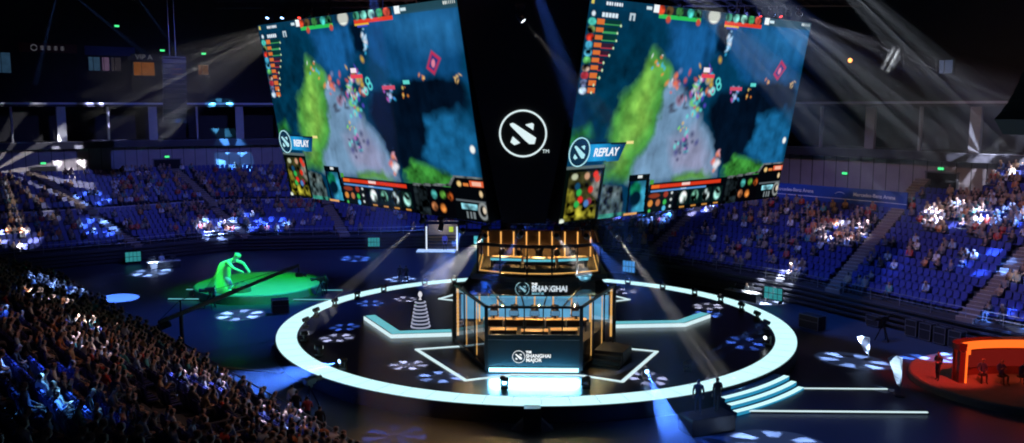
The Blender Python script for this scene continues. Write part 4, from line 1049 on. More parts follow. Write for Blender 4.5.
DST = [(46, 12, 14), (44, 3, 13.5), (40, 18, 12), (50, 2, 10)]
di = 0
for i, (x, ln, kd) in enumerate(TOPS_R):
    dst = DST[di % 4] if kd else (x+6, -6, 4)
    t, p = moving_head((x, 5, TZ-.25), dst, f"small lit stage light on the overhead truss beside the runway-side screen, {ORD[i+1]} along", True, ln, 'lights on the overhead truss')
    if kd:
        di += 1; aim(t, p, dst, 13 if kd == 'w' else 8, 60000 if kd == 'w' else 60000, (.75, .8, 1.) if kd == 'w' else BLU, 9, HAZE2, length=30, inner=.5, width=.48, thresh=.3, fill=.0)
for i, (x, ln, kd) in enumerate([(-18.9, LENS_B, ''), (-17.6, LENS_R, ''), (-16.9, LENS_W, 'w'), (-15.5, LENS_R, ''), (-20, LENS_B, '')]):
    dst = {'w': (-46, 26, 14), 'b': (-40, 24, 16), '': (x-4, -6, 4)}[kd]
    t, p = moving_head((x, 5, TZ-.25), dst, f"small lit stage light on the overhead truss beside the statue-side screen, {ORD[i+1]} along", True, ln, 'lights on the overhead truss')
    if kd: aim(t, p, dst, 20 if kd == 'w' else 5, 105000 if kd == 'w' else 60000, WHT if kd == 'w' else BLU, 13, HAZE2, length=27, inner=.5, width=.5, thresh=.35, fill=0.)
FRONTL = [((3.2, -23), (31.5, -6.5, 2), WHT, 9, 80000, 'w'), ((5.6, -23), (36, -2, 5.5), WHT, 10, 90000, 'w'), ((-1.2, -23), (8, -19.5, .0), BLU, 8, 80000, 'b'), ((-7.2, -23), (-7.0, -20, .0), BLU, 8, 80000, 'b'), ((10, -23), (40, 0, 7), (.8, .85, 1.), 9, 60000, 'w')]
for i, ((x, y), dst, c, deg, pw, kd) in enumerate(FRONTL):
    t, p = moving_head((x, y, 25.35), dst, f"moving-head light on the truss in front of the video cube, {ORD[i+1]} along", True, LENS_W, 'lights on the front truss')
    aim(t, p, dst, deg, pw, (.75, .84, 1.) if kd == 'w' else c, 7, HAZE3, length=25 if kd == 'w' else None, inner=.5, width=.48, thresh=.0, fill=.02)
dst = (9.5, -21.5, 9)
t, p = moving_head((-.75, -19.3, 21.2), dst, 'white moving-head light at the top of the black corner panel between the screens', True, LENS_W)
MB().box((0, .45, .06), (.5, 1.2, .12)).build('bracket', BLACKMETAL, t)
aim(t, p, dst, 9, 14000, WHT, 7, HAZE, length=11, inner=.5, width=.48, thresh=.1, fill=.05)
# three blue lamps high over the statue side
for i, (src, dst, pw) in enumerate((((-50, 30, 30.5), (-36, 34, 17), 50000), ((-49, 31, 30.5), (-57, 38, 17), 45000), ((-43.5, 34, 29.8), (-38.5, 37, 21), 40000))):
    t, p = moving_head(src, dst, f"blue beam lamp high under the roof over the statue-side stand, {ORD[i+1]} along", True, LENS_B, 'blue lamps under the roof')
    aim(t, p, dst, 2.6, pw, (.12, .3, 1.), 0, HAZE, length=14)
# gobo lamps without a visible beam: flowers on the deck, the floor, the stands and the walls
def flower(dst, diam, col, e, src, petals=6, **k):
    src = Vector(src); d = (Vector(dst)-src).length
    aim(None, src, dst, 2*math.degrees(math.atan(diam/2/d)), e*d*d, col, petals, None, **k)
FR_ = [(-22, -14, 27), (14, -36, 26), (-20, 14, 27), (20, 14, 27)]
WH2 = (1., .95, .97); BL2 = (.12, .3, 1.)
for dst, dm, c, e, s in (((-13.3, -4.6, 1), 2.4, WH2, 700, 0), ((-7.6, -10.9, 1), 2.3, WH2, 700, 0), ((-13.4, -1.6, 1), 2.2, BL2, 500, 0), ((-10.4, 7.8, 1), 2.2, WH2, 420, 2), ((-13, 6.2, 1), 2.4, BL2, 420, 2),
                         ((-5.4, -13.2, 1), 2.6, (.45, .65, 1.), 700, 0), ((7.5, 11.4, 1), 2.4, WH2, 420, 3), ((13.5, 5.8, 1), 2.6, WH2, 420, 3), ((12.9, 3.1, 1), 2.4, BL2, 420, 3), ((13.8, -5.3, 1), 2.6, BL2, 500, 1), ((6.5, -13.2, 1), 2.4, WH2, 700, 1), ((6.6, 14.6, 1), 2.2, BL2, 420, 3), ((-8.6, 13.4, 1), 2., WH2, 300, 2)):
    flower(dst, dm*1.0, c, e*3.8, FR_[s], rot=dst[0], fill=.02)
LB_ = (.5, .68, 1.)
for dst, dm, c, e, src, pt in (((-23.4, 6.1, 0), 4.4, LB_, 900, (-24, -8, 27), 6), ((20.5, -13.4, 1.7), 1.3, (.6, .8, 1.), 170, (24, -30, 20), 0), ((-38.3, 24.4, 0), 4.6, LB_, 900, (-34, -4, 30), 6), ((-35.9, 12.2, 0), 3.6, BL2, 700, (-24, -2, 27), 0), ((20.8, -5.8, 0), 4.2, LB_, 700, (42, -26, 32), 6), ((25.6, -5.7, 0), 3.4, BL2, 700, (42, -26, 32), 6),  # the narrow plain cone on the feather flag is added to brighten it
                               ((11.9, -20.4, 0), 4., LB_, 700, (42, -26, 32), 6), ((-12.9, 21.4, 0), 3.4, LB_, 600, (-20, 10, 27), 6), ((19.5, 12.8, 0), 4.4, (.85, .92, 1.), 1500, (28, 0, 27), 5), ((-19.5, 33, 0), 4., BL2, 500, (-10, 14, 27), 6),
                               # on the stands
                               ((26.7, 15.6, 5.2), 4.4, (.62, .7, 1.), 1500, (38, -22, 32), 6), ((34.4, 10.9, 7.4), 5.2, (.62, .7, 1.), 1700, (38, -22, 32), 6), ((33.4, 3.4, 4.8), 4.4, BL2, 1700, (40, -24, 32), 6), ((31.8, -4.4, 3.0), 4.0, BL2, 2000, (40, -24, 32), 6), ((40.2, 15.9, 11.1), 5., (.85, .9, 1.), 1300, (46, -14, 33), 5), ((37.0, 8.2, 7.4), 3.6, BL2, 1500, (40, -24, 32), 6),
                               ((9, 33, 5.4), 6, (.25, .35, 1.), 1900, (16, 6, 27), 6), ((12.4, 29.5, 5), 4, BL2, 1700, (16, 6, 27), 6), ((17, 28.9, 6.3), 4., (.3, .4, 1.), 1700, (16, 6, 27), 6), ((4, 36, 5), 5, (.3, .3, 1.), 1500, (16, 6, 27), 6),
                               ((-36.6, 37.8, 2.6), 5.2, (.35, .5, 1.), 2200, (-8, 18, 31), 6), ((-33.6, 40.0, 3.2), 4.4, (.2, .38, 1.), 2000, (-8, 18, 31), 5), ((-30.4, 40.2, 2.8), 4, BL2, 1800, (-8, 18, 31), 6), ((-52.6, 26, 3.2), 4.4, (.9, .92, 1.), 1500, (-10, 18, 31), 5), ((-47.0, 31.8, 3.6), 4.6, BL2, 1500, (-10, 18, 31), 6), ((-50, 36, 6), 4, BL2, 900, (-10, 18, 31), 6),
                               # on the walls and the lounge
                               ((-55.5, 42.4, 10.9), 4.4, (.95, .95, 1.), 800, (-48, 26, 31), 5), ((-53.0, 47, 13.4), 5, (.6, .6, 1.), 600, (-47, 26, 31), 6), ((-39, 52.3, 9.6), 5.5, (.1, .4, 1.), 1200, (-34, 26, 31), 5), ((-41.5, 56.5, 14.6), 5, (.12, .6, 1.), 1000, (-34, 26, 31), 6),
                               ((44.5, 11.5, 11.9), 3.4, (.9, .93, 1.), 500, (46, -14, 33), 4)):
    flower(dst, dm*.9, c, e*(2.0 if dst[2] < .1 else .6), src, pt, rot=dst[0]*.7, fill=.03, thresh=.0)
# over the near stand
for dst, dm, c, e in (((-30.5, -9.5, 4.4), 3.4, (.75, .8, 1.), 420), ((-24.6, -16.4, 4.0), 2.6, (.85, .88, 1.), 700), ((-15.0, -37.2, 6.6), 3.0, (.12, .45, 1.), 900), ((-15.6, -23.8, 3.2), 3.2, (.5, .55, 1.), 420), ((-34, -1.2, 4), 4.4, BL2, 700), ((-19.5, -33, 6.5), 4.5, BL2, 500), ((-10.6, -27.2, 2.8), 3.0, (.5, .55, 1.), 420), ((-27, -22, 7), 4.5, BL2, 400), ((-20.5, -24.5, 4.6), 2.6, (.6, .65, 1.), 380)):
    flower(dst, dm, c, e, (-8, -16, 27), 6, rot=dst[0], fill=.1)
# ------------------------------------------------------------------ green statue on its low round plinth
STONE = pmat('pale_statue_stone', (.62, .66, .6), .6, var=.12, scale=2)
pl_ = thing('plinth', 'low round plinth under the green-lit statue', 'plinth', (-24.6, 15.2, 0))
MB().lathe([(5.6, 0), (5.6, .72), (5.5, .8)], n=64).build('plinth_base', pmat('plinth_panel', (.12, .16, .22), .5), pl_)
MB().lathe([(5.5, .8), (5.4, .84)], n=64).build('plinth_top', pmat('plinth_top', (.3, .32, .3), .6), pl_)
t = thing('statue', 'green-lit statue of a robed figure bending forward with outstretched arms', 'statue', (-26.0, 11.3, .84), R(-8))
N = dict(root=((-.25, 0, 1.35), (.36, .34)), waist=((-.3, 0, 1.75), (.27, .25)), chest=((.1, 0, 2.25), (.36, .3)), neck=((.5, 0, 2.5), .13), jaw=((.72, 0, 2.6), .22), skull=((.84, -.05, 2.78), (.3, .3)), crown=((.9, -.05, 2.98), .2), nose=((.93, -.02, 2.62), .04),
         shoL=((.2, -.42, 2.32), .17), elbL=((.72, -.62, 1.9), .13), wriL=((1.25, -.5, 1.65), .1), handL=((1.45, -.45, 1.56), .11),
         shoR=((.25, .42, 2.35), .17), elbR=((1.0, .5, 2.1), .13), wriR=((1.45, .3, 1.6), .1), handR=((1.58, .22, 1.45), .11),
         hipL=((-.3, -.2, 1.1), .3), kneL=((.25, -.3, .75), .22), ankL=((.1, -.32, .2), .14), toeL=((.4, -.34, .08), .1),
         hipR=((-.35, .2, 1.1), .3), kneR=((-.1, .3, .62), .22), ankR=((-.5, .32, .2), .14), toeR=((-.25, .34, .08), .1))
E = [('root', 'waist'), ('waist', 'chest'), ('chest', 'neck'), ('neck', 'jaw'), ('jaw', 'skull'), ('skull', 'crown'), ('jaw', 'nose')]
for s in 'LR': E += [('root', 'hip'+s), ('hip'+s, 'kne'+s), ('kne'+s, 'ank'+s), ('ank'+s, 'toe'+s), ('chest', 'sho'+s), ('sho'+s, 'elb'+s), ('elb'+s, 'wri'+s), ('wri'+s, 'hand'+s)]
me = skin_body(N, E, res=2); me.materials.append(STONE); me.polygons.foreach_set('use_smooth', [True]*len(me.polygons))
body = bpy.data.objects.new('body', me); COL.objects.link(body); body.parent = t
m = MB()
for s in 'LR': hand_fingers(m, N['wri'+s][0], N['hand'+s][0], 0, .4)
m.v = [tuple(Vector(v)) for v in m.v]; m.build('fingers', STONE, body)
m = MB(); n = 26; prof = [(.05, 2.32, .0), (.42, 2.15, .0), (.5, 1.6, -.15), (.66, 1.0, -.35), (.9, .45, -.5), (1.12, .0, -.55)]; vs_ = []
for r_, z, ox in prof:
    for i in range(n):
        a = 2*math.pi*i/n; k = 1+.09*math.sin(a*7+z*2); vs_.append((ox-.18+r_*k*math.cos(a)*.95, r_*k*math.sin(a)*.8, z))
m.add(vs_, [(j*n+i, j*n+(i+1) % n, (j+1)*n+(i+1) % n, (j+1)*n+i) for j in range(len(prof)-1) for i in range(n)])
rb = m.build('robe', STONE, t, smooth=True); so = rb.modifiers.new('cloth', 'SOLIDIFY'); so.thickness = .05
m = MB().lathe([(.75, 0), (.7, .3), (.5, .55), (.3, .7)], c=(.95, .1, 0), n=14); m.build('rock', pmat('dark_rock', (.12, .13, .12), .9, bump=.4), t)
t.scale = (1.12, 1.12, 1.12)
# ------------------------------------------------------------------ camera crane
def seg_len(p, q): return (Vector(q)-Vector(p)).length
cr = thing('camera_crane', 'long black camera crane reaching over the floor towards the stage', 'camera crane', (-23.6, -6.5, 0)); o0 = Vector((-23.6, -6.5, 0))
piv = Vector((-23.3, -5.8, 2.9))-o0; head = Vector((-17.0, .2, 5.1))-o0; d = (head-piv).normalized(); tail = piv-d*1.5
m = MB(); m.bar(tail, piv+d*4, .22, .26); m.bar(piv+d*4, head, .16, .2); m.build('boom', BLACKMETAL, cr)
m = MB(); m.tube([piv+Vector((0, 0, .9)), head-d*.4+Vector((0, 0, .08))], .02); m.tube([piv+Vector((0, 0, .9)), tail+Vector((0, 0, .1))], .02); m.bar(piv, piv+Vector((0, 0, .9)), .08, .08); m.build('stay_cable', BLACKMETAL, cr)
m = MB(); m.cone(Vector((piv.x, piv.y, .7)), piv, .14, .12, 12); m.build('mast', BLACKMETAL, cr)
for k in range(3):
    a = k*2*math.pi/3+.5; m = MB(); m.bar((piv.x, piv.y, .9), (piv.x+1.0*math.cos(a), piv.y+1.0*math.sin(a), .08), .09, .09); m.cone((piv.x+1.0*math.cos(a), piv.y+1.0*math.sin(a), 0), (piv.x+1.0*math.cos(a), piv.y+1.0*math.sin(a), .16), .12, .12, 10); m.build('leg', BLACKMETAL, cr)
m = MB()
for k in range(4): m.cone(tail+d*(.1+.16*k)+Vector((0, 0, -.32)), tail+d*(.22+.16*k)+Vector((0, 0, -.32)), .26, .26, 14)
m.bar(tail+d*.4, tail+d*.4+Vector((0, 0, -.4)), .06, .06); m.build('counterweight', BLACKMETAL, cr)
m = MB(); m.bar(head, head+Vector((0, 0, -.55)), .1, .1); m.box(head+Vector((.05, -.05, -.7)), (.5, .26, .28)); m.cone(head+Vector((.3, -.05, -.7)), head+Vector((.55, -.05, -.72)), .1, .12, 12); m.build('camera_head', BLACK, cr, bevel=.01)
add_person(_smesh[0], (-25.9, -3.2, 0), R(-140), 'camera crane operator in dark clothes at the counterweight end', (.03, .03, .035))
add_person(_smesh[1], (-22.9, -7.2, 0), R(150), 'camera crane operator in black standing by the crane mast', (.02, .02, .025))
add_person(_smesh[2], (-23.9, -7.4, 0), R(100), 'crew member in dark shirt behind the crane mast', (.05, .05, .06))
def tripod_camera(loc, rz, label):
    t = thing('broadcast_camera', label, 'camera', loc, rz)
    for k in range(3):
        a = k*2*math.pi/3; m = MB(); m.bar((0, 0, 1.3), (.55*math.cos(a), .55*math.sin(a), .02), .06, .06); m.build('leg', BLACKMETAL, t)
    MB().box((0, 0, 1.36), (.24, .24, .14)).build('tripod_head', BLACKMETAL, t, bevel=.01)
    MB().box((0, 0, 1.6), (.3, .7, .34)).build('camera_body', BLACK, t, bevel=.03); MB().cone((0, -.35, 1.6), (0, -.85, 1.6), .12, .15, 14).build('lens', BLACK, t)
    MB().box((0, .4, 1.85), (.22, .06, .16)).build('viewfinder', BLACK, t); MB().bar((.1, .3, 1.4), (.2, .9, 1.2), .03, .03).build('pan_handle', BLACKMETAL, t)
    return t
tripod_camera((-12.2, -16.2, 0), R(150), 'tripod broadcast camera on the floor by the near stand corner')
tripod_camera((24.6, -.6, 0), R(-70), 'tripod broadcast camera on the floor before the runway-side bleachers')
tripod_camera((-26.5, 8.2, 0), R(-60), 'tripod broadcast camera in front of the plinth')
tripod_camera((-18.6, 13.2, 0), R(-60), 'tripod broadcast camera at the stage end of the dark runway')
add_person(_smesh[1], (-26.4, 8.9, 0), R(-40), 'camera operator in pale-blue top in front of the plinth', (.25, .4, .6))
add_person(_smesh[3], (-18.3, 14.0, 0), R(-40), 'camera operator in black at the end of the dark runway', (.03, .03, .04))
add_person(_smesh[2], (-12.6, 19.4, 0), R(180), 'person in black walking behind the stage, nearer the entrance', (.02, .02, .03))
add_person(_smesh[0], (-12.0, 19.1, 0), R(160), 'person in dark grey walking behind the stage, nearer the trophy', (.06, .06, .07))
# people before the stage and at the near stand rail
t = thing('camera_riser', 'black riser box at the front rim of the stage under two standing people', 'riser', (8.8, -18.75, 0))
MB().box((0, 0, .43), (2.6, 1.3, .86), R(24)).build('riser_box', BLACK, t, bevel=.02); MB().box((0, 0, .875), (2.5, 1.2, .03), R(24)).build('riser_top', DECK, t)
add_person(_smesh[1], (8.3, -18.95, .89), R(170), 'person in black standing on the riser at the front rim of the stage, hands together', (.015, .015, .02), None, 1.06)
add_person(_smesh[2], (9.35, -18.5, .89), R(200), 'person in dark grey standing on the riser nearer the glowing steps', (.02, .02, .025), None, 1.04)
for i, (x, y, z, c, nm, rz_) in enumerate(((-11.6, -19.1, 0, (.42, .04, .05), 'person in a red top standing on the floor by the near stand', 200), (-10.6, -20.6, 0, (.02, .02, .03), 'person in black watching from the floor at the near stand corner', 190), (-12.9, -17.2, 0, (.6, .62, .7), 'person in a white top by the tripod camera near the stand', 210), (-12.4, -18.2, 0, (.03, .03, .04), 'person in dark clothes between the red and the white top', 180))):
    add_person(_smesh[i], (x, y, z), R(rz_), nm, c)
# ------------------------------------------------------------------ guard rails, landing
def guard_rail(name_label, pts, z0, z1, step=2.2, both=True):
    c = Vector((*pts[0], z0)); t = thing('guard_rail', name_label, 'railing', c)
    m = MB()
    for h in ((z1, (z0+z1)/2) if both else (z1,)):
        m.tube([Vector((*p, h))-c for p in pts], .035, 6)
    m.build('handrail', STEEL, t); L = length(pts); n = int(L/step)
    for i in range(n+1):
        r = along(pts, min(i*step, L-.01))
        if r: (x, y), a = r; MB().cone(Vector((x, y, z0))-c, Vector((x, y, z1))-c, .03, .03, 6).build('post', STEEL, t)
    return t
guard_rail('grey guard rail along the front edge of the near stand', [tuple(Vector(p)) for p in offset(NN[0], .08)], 1.65, 2.6)
guard_rail('dark guard rail on top of the runway-side bleachers', offset(R_BASE[1:8], .12), 1.8, 2.65, 2.6)
guard_rail('dark guard rail on top of the statue-side bleachers', offset(L_BASE[1:], .12), 1.65, 2.5, 2.6)
ld_ = thing('stair_landing', 'grey-brown landing slab at the foot of the blue steps in the near stand', 'landing', (-15.6, -32.9, 5.3))
MB().box((0, 0, .2), (1.5, 1.5, .4), R(-35)).build('slab', pmat('landing_concrete', (.3, .22, .17), .8), ld_, bevel=.02)
MB().box((.5, -.9, -.2), (2.0, .2, 1.5), R(-35)).build('side_wall', CONCRETE, ld_)
guard_rail('steel railing round the entrance opening in the near stand', [(-15.6, -29.8), (-14.6, -32.4), (-12.0, -33.4), (-10.4, -32.2)], 4.3, 5.3, 1.3)
# ------------------------------------------------------------------ red set
RX, RY = 28.7, -10.7
t = thing('set_platform', 'low round platform flooded red around the glowing red set', 'platform', (RX, RY, 0))
MB().lathe([(6.0, 0), (6.0, .34), (5.9, .4)], n=72).build('platform_base', pmat('platform_edge', (.08, .1, .13), .5), t)
MB().lathe([(5.9, .4), (5.85, .42)], n=72).build('platform_floor', pmat('platform_carpet', (.25, .2, .19), .8), t)
b = thing('interview_set', 'open-fronted set with a curved canopy glowing orange-red', 'set', (RX, RY, .42))
REDGLOW = emat('orange_red_neon', (1., .13, .015), 1.6)
REDWALL = pmat('red_set_wall', (.2, .06, .05), .7)
def arcp(r, a0, a1, n): return [(r*math.cos(R(a0+(a1-a0)*i/n)), r*math.sin(R(a0+(a1-a0)*i/n))) for i in range(n+1)]
def squash(m, ky=.36, oy=-.55):
    m.v = [(x, y*ky+oy, z) for x, y, z in m.v]; return m
squash(MB().ring(3.75, 4.2, 1.9, 2.3, -2, 198, 40)).build('canopy', pmat('dark_red_canopy', (.1, .03, .025), .6), b, bevel=.02)
squash(MB().ring(3.5, 3.76, 1.66, 2.12, -2, 198, 40)).build('neon_band', REDGLOW, b)
squash(MB().ring(4.0, 4.12, 0, 2.0, 2, 178, 24)).build('back_wall', REDWALL, b)
squash(MB().ring(3.85, 4.0, .5, 1.5, 20, 160, 20)).build('lit_wall_panel', emat('deep_red_panel', (.4, .02, .015), .35), b)
for x in (-3.85, 3.85):
    MB().box((x, -.95, .95), (.36, .36, 1.9)).build('pillar', REDWALL, b, bevel=.03)
    MB().box((x*.94, -1.1, .9), (.1, .1, 1.75)).build('pillar_light', REDGLOW, b)
for i, (x, y) in enumerate(((-2.5, -.75), (-1.5, -1.0), (-.4, -1.05), (.8, -1.0))):
    add_person(_pmesh[i], (RX+x, RY+y, .42), R(10*i-10), f"host in dark blue seated on a stool in the red set, {ORD[i+1]} from the pillar", (.05, .07, .2))
    c = thing('stool', f"round stool in the red set, {ORD[i+1]} from the pillar", 'stool', (RX+x, RY+y+.02, .42)); MB().lathe([(.22, .38), (.24, .41), (.22, .45)], n=16).build('seat', BLACK, c); MB().lathe([(.03, .03), (.03, .38)], n=8).build('stem', STEEL, c); MB().lathe([(.24, 0), (.22, .03)], n=16).build('base', STEEL, c)
tb = thing('round_table', 'low round table in front of the hosts in the red set', 'table', (RX-.3, RY-2.9, .42)); MB().lathe([(.75, .5), (.76, .56)], n=28).build('table_top', pmat('dark_blue_top', (.06, .08, .2), .4), tb); MB().lathe([(.3, 0), (.07, .06), (.07, .5)], n=14).build('leg', BLACKMETAL, tb)
add_person(_smesh[3], (RX-5.0, RY-.6, .42), R(-60), 'person in red-lit dark clothes standing outside the pillar of the red set', (.08, .05, .05))
def feather_flag(loc, h, label):
    t = thing('feather_flag', label, 'flag', loc)
    MB().tube([(0, 0, 0), (0, 0, h*.75), (-.06, 0, h*.93), (-.25, 0, h)], .025, 6).build('pole', STEEL, t)
    m = MB(); n = 10; vs_ = []
    for i in range(n+1):
        z = h*(.18+.8*i/n); wd = .08+.78*(i/n)**.8*(1 if i < n else .55)
        vs_ += [(.03, .02*math.sin(i), z), (.03-wd, .1*math.sin(i*.9), z+.12)]
    m.add(vs_, [(2*i, 2*i+1, 2*i+3, 2*i+2) for i in range(n)]); f = m.build('banner', pmat('white_flag_cloth', (.6, .65, .75), .8), t); so = f.modifiers.new('cloth', 'SOLIDIFY'); so.thickness = .012
    MB().lathe([(.28, 0), (.28, .05), (.05, .08)], n=14).build('base', BLACKMETAL, t)
feather_flag((20.7, -13.4, .12), 2.3, 'white feather flag at the runway end before the red set')
feather_flag((21.8, -5.5, 0), 1.5, 'smaller pale feather flag behind the runway near the bleachers')
# ------------------------------------------------------------------ gear before the bleachers
def flight_case(loc, rz, d, label, cat='case'):
    t = thing('flight_case', label, cat, loc, rz); w_, l_, h_ = d
    MB().box((0, 0, h_/2+.1), d).build('case_body', BLACK, t, bevel=.02)
    m = MB()
    for x in (-1, 1):
        for y in (-1, 1): m.bar((x*w_/2, y*l_/2, .1), (x*w_/2, y*l_/2, h_+.1), .05, .05)
    for z in (.1, h_*.7, h_+.1):
        for y in (-1, 1): m.bar((-w_/2, y*l_/2, z), (w_/2, y*l_/2, z), .04, .04)
    m.build('edge_trim', STEEL, t)
    m = MB()
    for x in (-1, 1):
        for y in (-1, 1): m.cone((x*w_*.38-.02, y*l_*.38, .05), (x*w_*.38+.02, y*l_*.38, .05), .05, .05, 10)
    m.build('caster', BLACKMETAL, t); return t
for i, (x, y) in enumerate(((27.2, .6), (27.75, -.45), (28.3, -1.5), (28.85, -2.55))): flight_case((x, y, 0), R(-60), (.9, .62, 1.15), f"tall black flight case before the bleachers, {ORD[i+1]} towards the red set")
flight_case((20.6, 2.6, 0), R(-55), (1.7, .9, 1.0), 'large dark covered case standing on the floor behind the stage rim')
flight_case((25.6, 3.6, 0), R(-60), (1.1, .7, .75), 'low black flight case by the bleachers beside the camera')
flight_case((-20.3, 6.6, 0), R(20), (1.3, .9, 1.1), 'black flight case on the floor by the statue-side rim')
def crew_desk(loc, rz, label, n=2):
    t = thing('control_desk', label, 'desk', loc, rz); MB().box((0, 0, .74), (3.2, .8, .06)).build('desk_top', pmat('white_desk', (.6, .6, .62), .5), t); MB().box((0, -.36, .4), (3.2, .04, .66)).build('front_panel', BLACK, t)
    for s in (-1, 1): MB().box((1.5*s, 0, .36), (.06, .7, .72)).build('leg', BLACKMETAL, t)
    return t
crew_desk((-38.0, 26.6, 0), R(32), 'white crew desk in a pool of light before the statue-side bleachers')
crew_desk((17.8, 12.85, 0), R(-48), 'white crew desk in a bright pool of light behind the stage')
for i, (x, y, a) in enumerate(((-38.9, 26.1, 32), (-37.2, 27.2, 32))): monitor((x, y, .77), R(a), f"black monitor on the statue-side crew desk, {('nearer the teal panel', 'nearer the stage')[i]}")
for i, (x, y, a) in enumerate(((17.1, 13.65, -48), (18.4, 12.15, -48))): monitor((x, y, .77), R(a), f"black monitor on the crew desk behind the stage, {('nearer the booth', 'nearer the teal panel')[i]}")
add_person(_pmesh[0], (-38.6, 27.6, 0), R(32), 'crew member in white at the statue-side crew desk', (.6, .62, .66)); gaming_chair((-38.55, 27.65, 0), R(32), 'black chair at the statue-side crew desk')
add_person(_pmesh[2], (18.4, 13.4, 0), R(-48), 'crew member in white at the desk behind the stage', (.6, .62, .66)); gaming_chair((18.45, 13.45, 0), R(-48), 'black chair at the crew desk behind the stage')
TEALP = emat('teal_panel_light', (.05, .42, .46), .55, var=.35, scale=3.)
BLUEP = emat('blue_panel_light', (.08, .35, .85), .8, var=.3, scale=2.)
def led_panel(loc, rz, wd, h, mat, label):
    t = thing('display_panel', label, 'panel', loc, rz); MB().box((0, 0, h/2+.3), (wd+.12, .12, h+.12)).build('casing', BLACK, t, bevel=.015); MB().box((0, -.065, h/2+.3), (wd, .01, h)).build('lit_face', mat, t)
    m = MB()
    for i in range(1, 4): m.bar((-wd/2+wd*i/4, -.073, .3), (-wd/2+wd*i/4, -.073, .3+h), .04, .01)
    m.bar((-wd/2, -.073, .3+h/2), (wd/2, -.073, .3+h/2), .01, .05); m.build('divider', BLACK, t)
    for s in (-1, 1): MB().box((s*wd*.4, 0, .15), (.08, .4, .3)).build('foot', BLACKMETAL, t)
    return t
led_panel((-42.2, 29.0, 0), R(32), 1.5, 1.0, TEALP, 'teal lit panel at the bleachers beside the statue-side crew desk')
led_panel((-18.5, 38.6, .2), R(8), 1.3, 1.0, TEALP, 'small teal lit panel at the far bleachers between statue and entrance')
led_panel((20.0, 11.3, .1), R(-48), 1.7, 1.0, TEALP, 'teal lit panel at the bleachers beside the desk behind the stage')
led_panel((9.2, 23.6, .1), R(-34), 1.3, 1.1, BLUEP, 'blue lit panel at the bleachers behind the booth')
led_panel((-6.2, 40.3, .3), R(0), 1.8, .9, emat('bright_teal_panel', (.1, .6, .7), .8, var=.3), 'bright teal panel beside the lit entrance')
# floor wedge before the stage
t = thing('stage_speaker', 'black floor speaker with two grey side wedges at the front of the stage', 'speaker', (-.1, -18.9, 0))
MB().box((0, 0, .6), (.95, .7, 1.2), taper=.9).build('speaker_box', BLACK, t, bevel=.03)
for s in (-1, 1):
    m = MB(); m.add([(s*.48, -.3, .0), (s*1.1, -.2, .0), (s*1.1, .3, .0), (s*.48, .3, .0), (s*.48, -.1, .55), (s*.48, .3, .55)], [(0, 1, 4), (1, 2, 5, 4), (2, 3, 5), (0, 4, 5, 3), (0, 3, 2, 1)]); m.build('side_wedge', pmat('grey_wedge', (.1, .1, .12), .6), t)
MB().box((0, -.345, .62), (.75, .02, .9)).build('grille', BLACKMETAL, t)
# line of cable ramp on the floor
tag(MB().bar((-21.4, -8.0, .03), (-15.6, -9.4, .03), .35, .06).build('cable_ramp', pmat('tan_cable_ramp', (.32, .2, .12), .7)), 'long tan cable ramp on the floor between the crane and the stage', 'cable ramp')
# ------------------------------------------------------------------ lit entrance at the far end
t = thing('entrance_portal', 'white-lit entrance portal with a glowing blue floor at the far end', 'entrance', (-10.7, 39.0, 0))
PW = emat('white_portal_light', (.75, .85, 1.), 1.1)
for s in (-1, 1): MB().box((1.9*s, 0, 1.6), (.22, .3, 3.2)).build('jamb', BLACK, t); MB().box((1.76*s, -.17, 1.4), (.16, .03, 2.8)).build('jamb_light', PW, t)
MB().box((0, 0, 3.2), (4.0, .3, .3)).build('lintel', BLACK, t); MB().box((0, 2.0, 1.6), (3.6, .1, 3.2)).build('back_wall', pmat('tan_portal_wall', (.3, .22, .14), .8), t)
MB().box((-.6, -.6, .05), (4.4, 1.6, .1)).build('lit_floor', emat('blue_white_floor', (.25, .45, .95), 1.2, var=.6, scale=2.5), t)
for y in (-.2, -1.3): MB().box((-.6, y, .11), (4.2, .12, .02)).build('floor_strip', PW, t)
MB().box((.9, 1.85, 2.2), (.5, .06, .6)).build('hanging_sign', emat('yellow_green_sign', (.55, .75, .08), .8), t)
add_person(_smesh[1], (-10.3, 38.4, .1), R(10), 'person in a pale violet costume in the lit entrance portal', (.55, .42, .8), None, 1.1)
# ------------------------------------------------------------------ doors, exit signs, hoarding
def on_poly(pts, s, d=0.):
    if pts[0] == offset(WALL, 6)[0]: s -= .72
    (x, y), a = along(pts, s); return (x+math.sin(a)*d, y-math.cos(a)*d), a
GREEN = emat('green_exit_light', (.08, .95, .3), 1.2, sample=False)
DOORM = pmat('portal_dark', (.008, .008, .012), .9)
k = 0
for s, wd, z0, z1, lb in ((183.7, 2.9, 6.6, 9.5, 'statue-side wall farthest from the stage'), (169.6, 3.2, 7., 9.9, 'statue-side wall behind the second steps'), (69.7, 3.0, 7.8, 10.4, 'runway-side wall beside the blue hoarding')):
    k += 1; (x, y), a = on_poly(WALL, s, -.03); m = MB(); m.box((x, y, (z0+z1)/2), (wd, .12, z1-z0), a); o = m.build(f'door_{k}', DOORM); o['kind'] = 'structure'
    m = MB()
    for e in (-1, 1): m.box((x+math.cos(a)*e*wd/2, y+math.sin(a)*e*wd/2, (z0+z1)/2), (.14, .3, z1-z0), a)
    m.box((x, y, z1), (wd+.28, .3, .14), a); m.build('door_frame', pmat('door_frame_grey', (.12, .12, .15), .6), o)
def exit_sign(x, y, z, a, label):
    t = thing('exit_sign', label, 'exit sign', (x, y, z), a); MB().box((0, 0, 0), (.62, .1, .3)).build('housing', BLACK, t); MB().box((0, .055, 0), (.56, .02, .24)).build('lit_face', GREEN, t)
    MB().box((0, .0, .25), (.04, .04, .2)).build('bracket', BLACKMETAL, t)
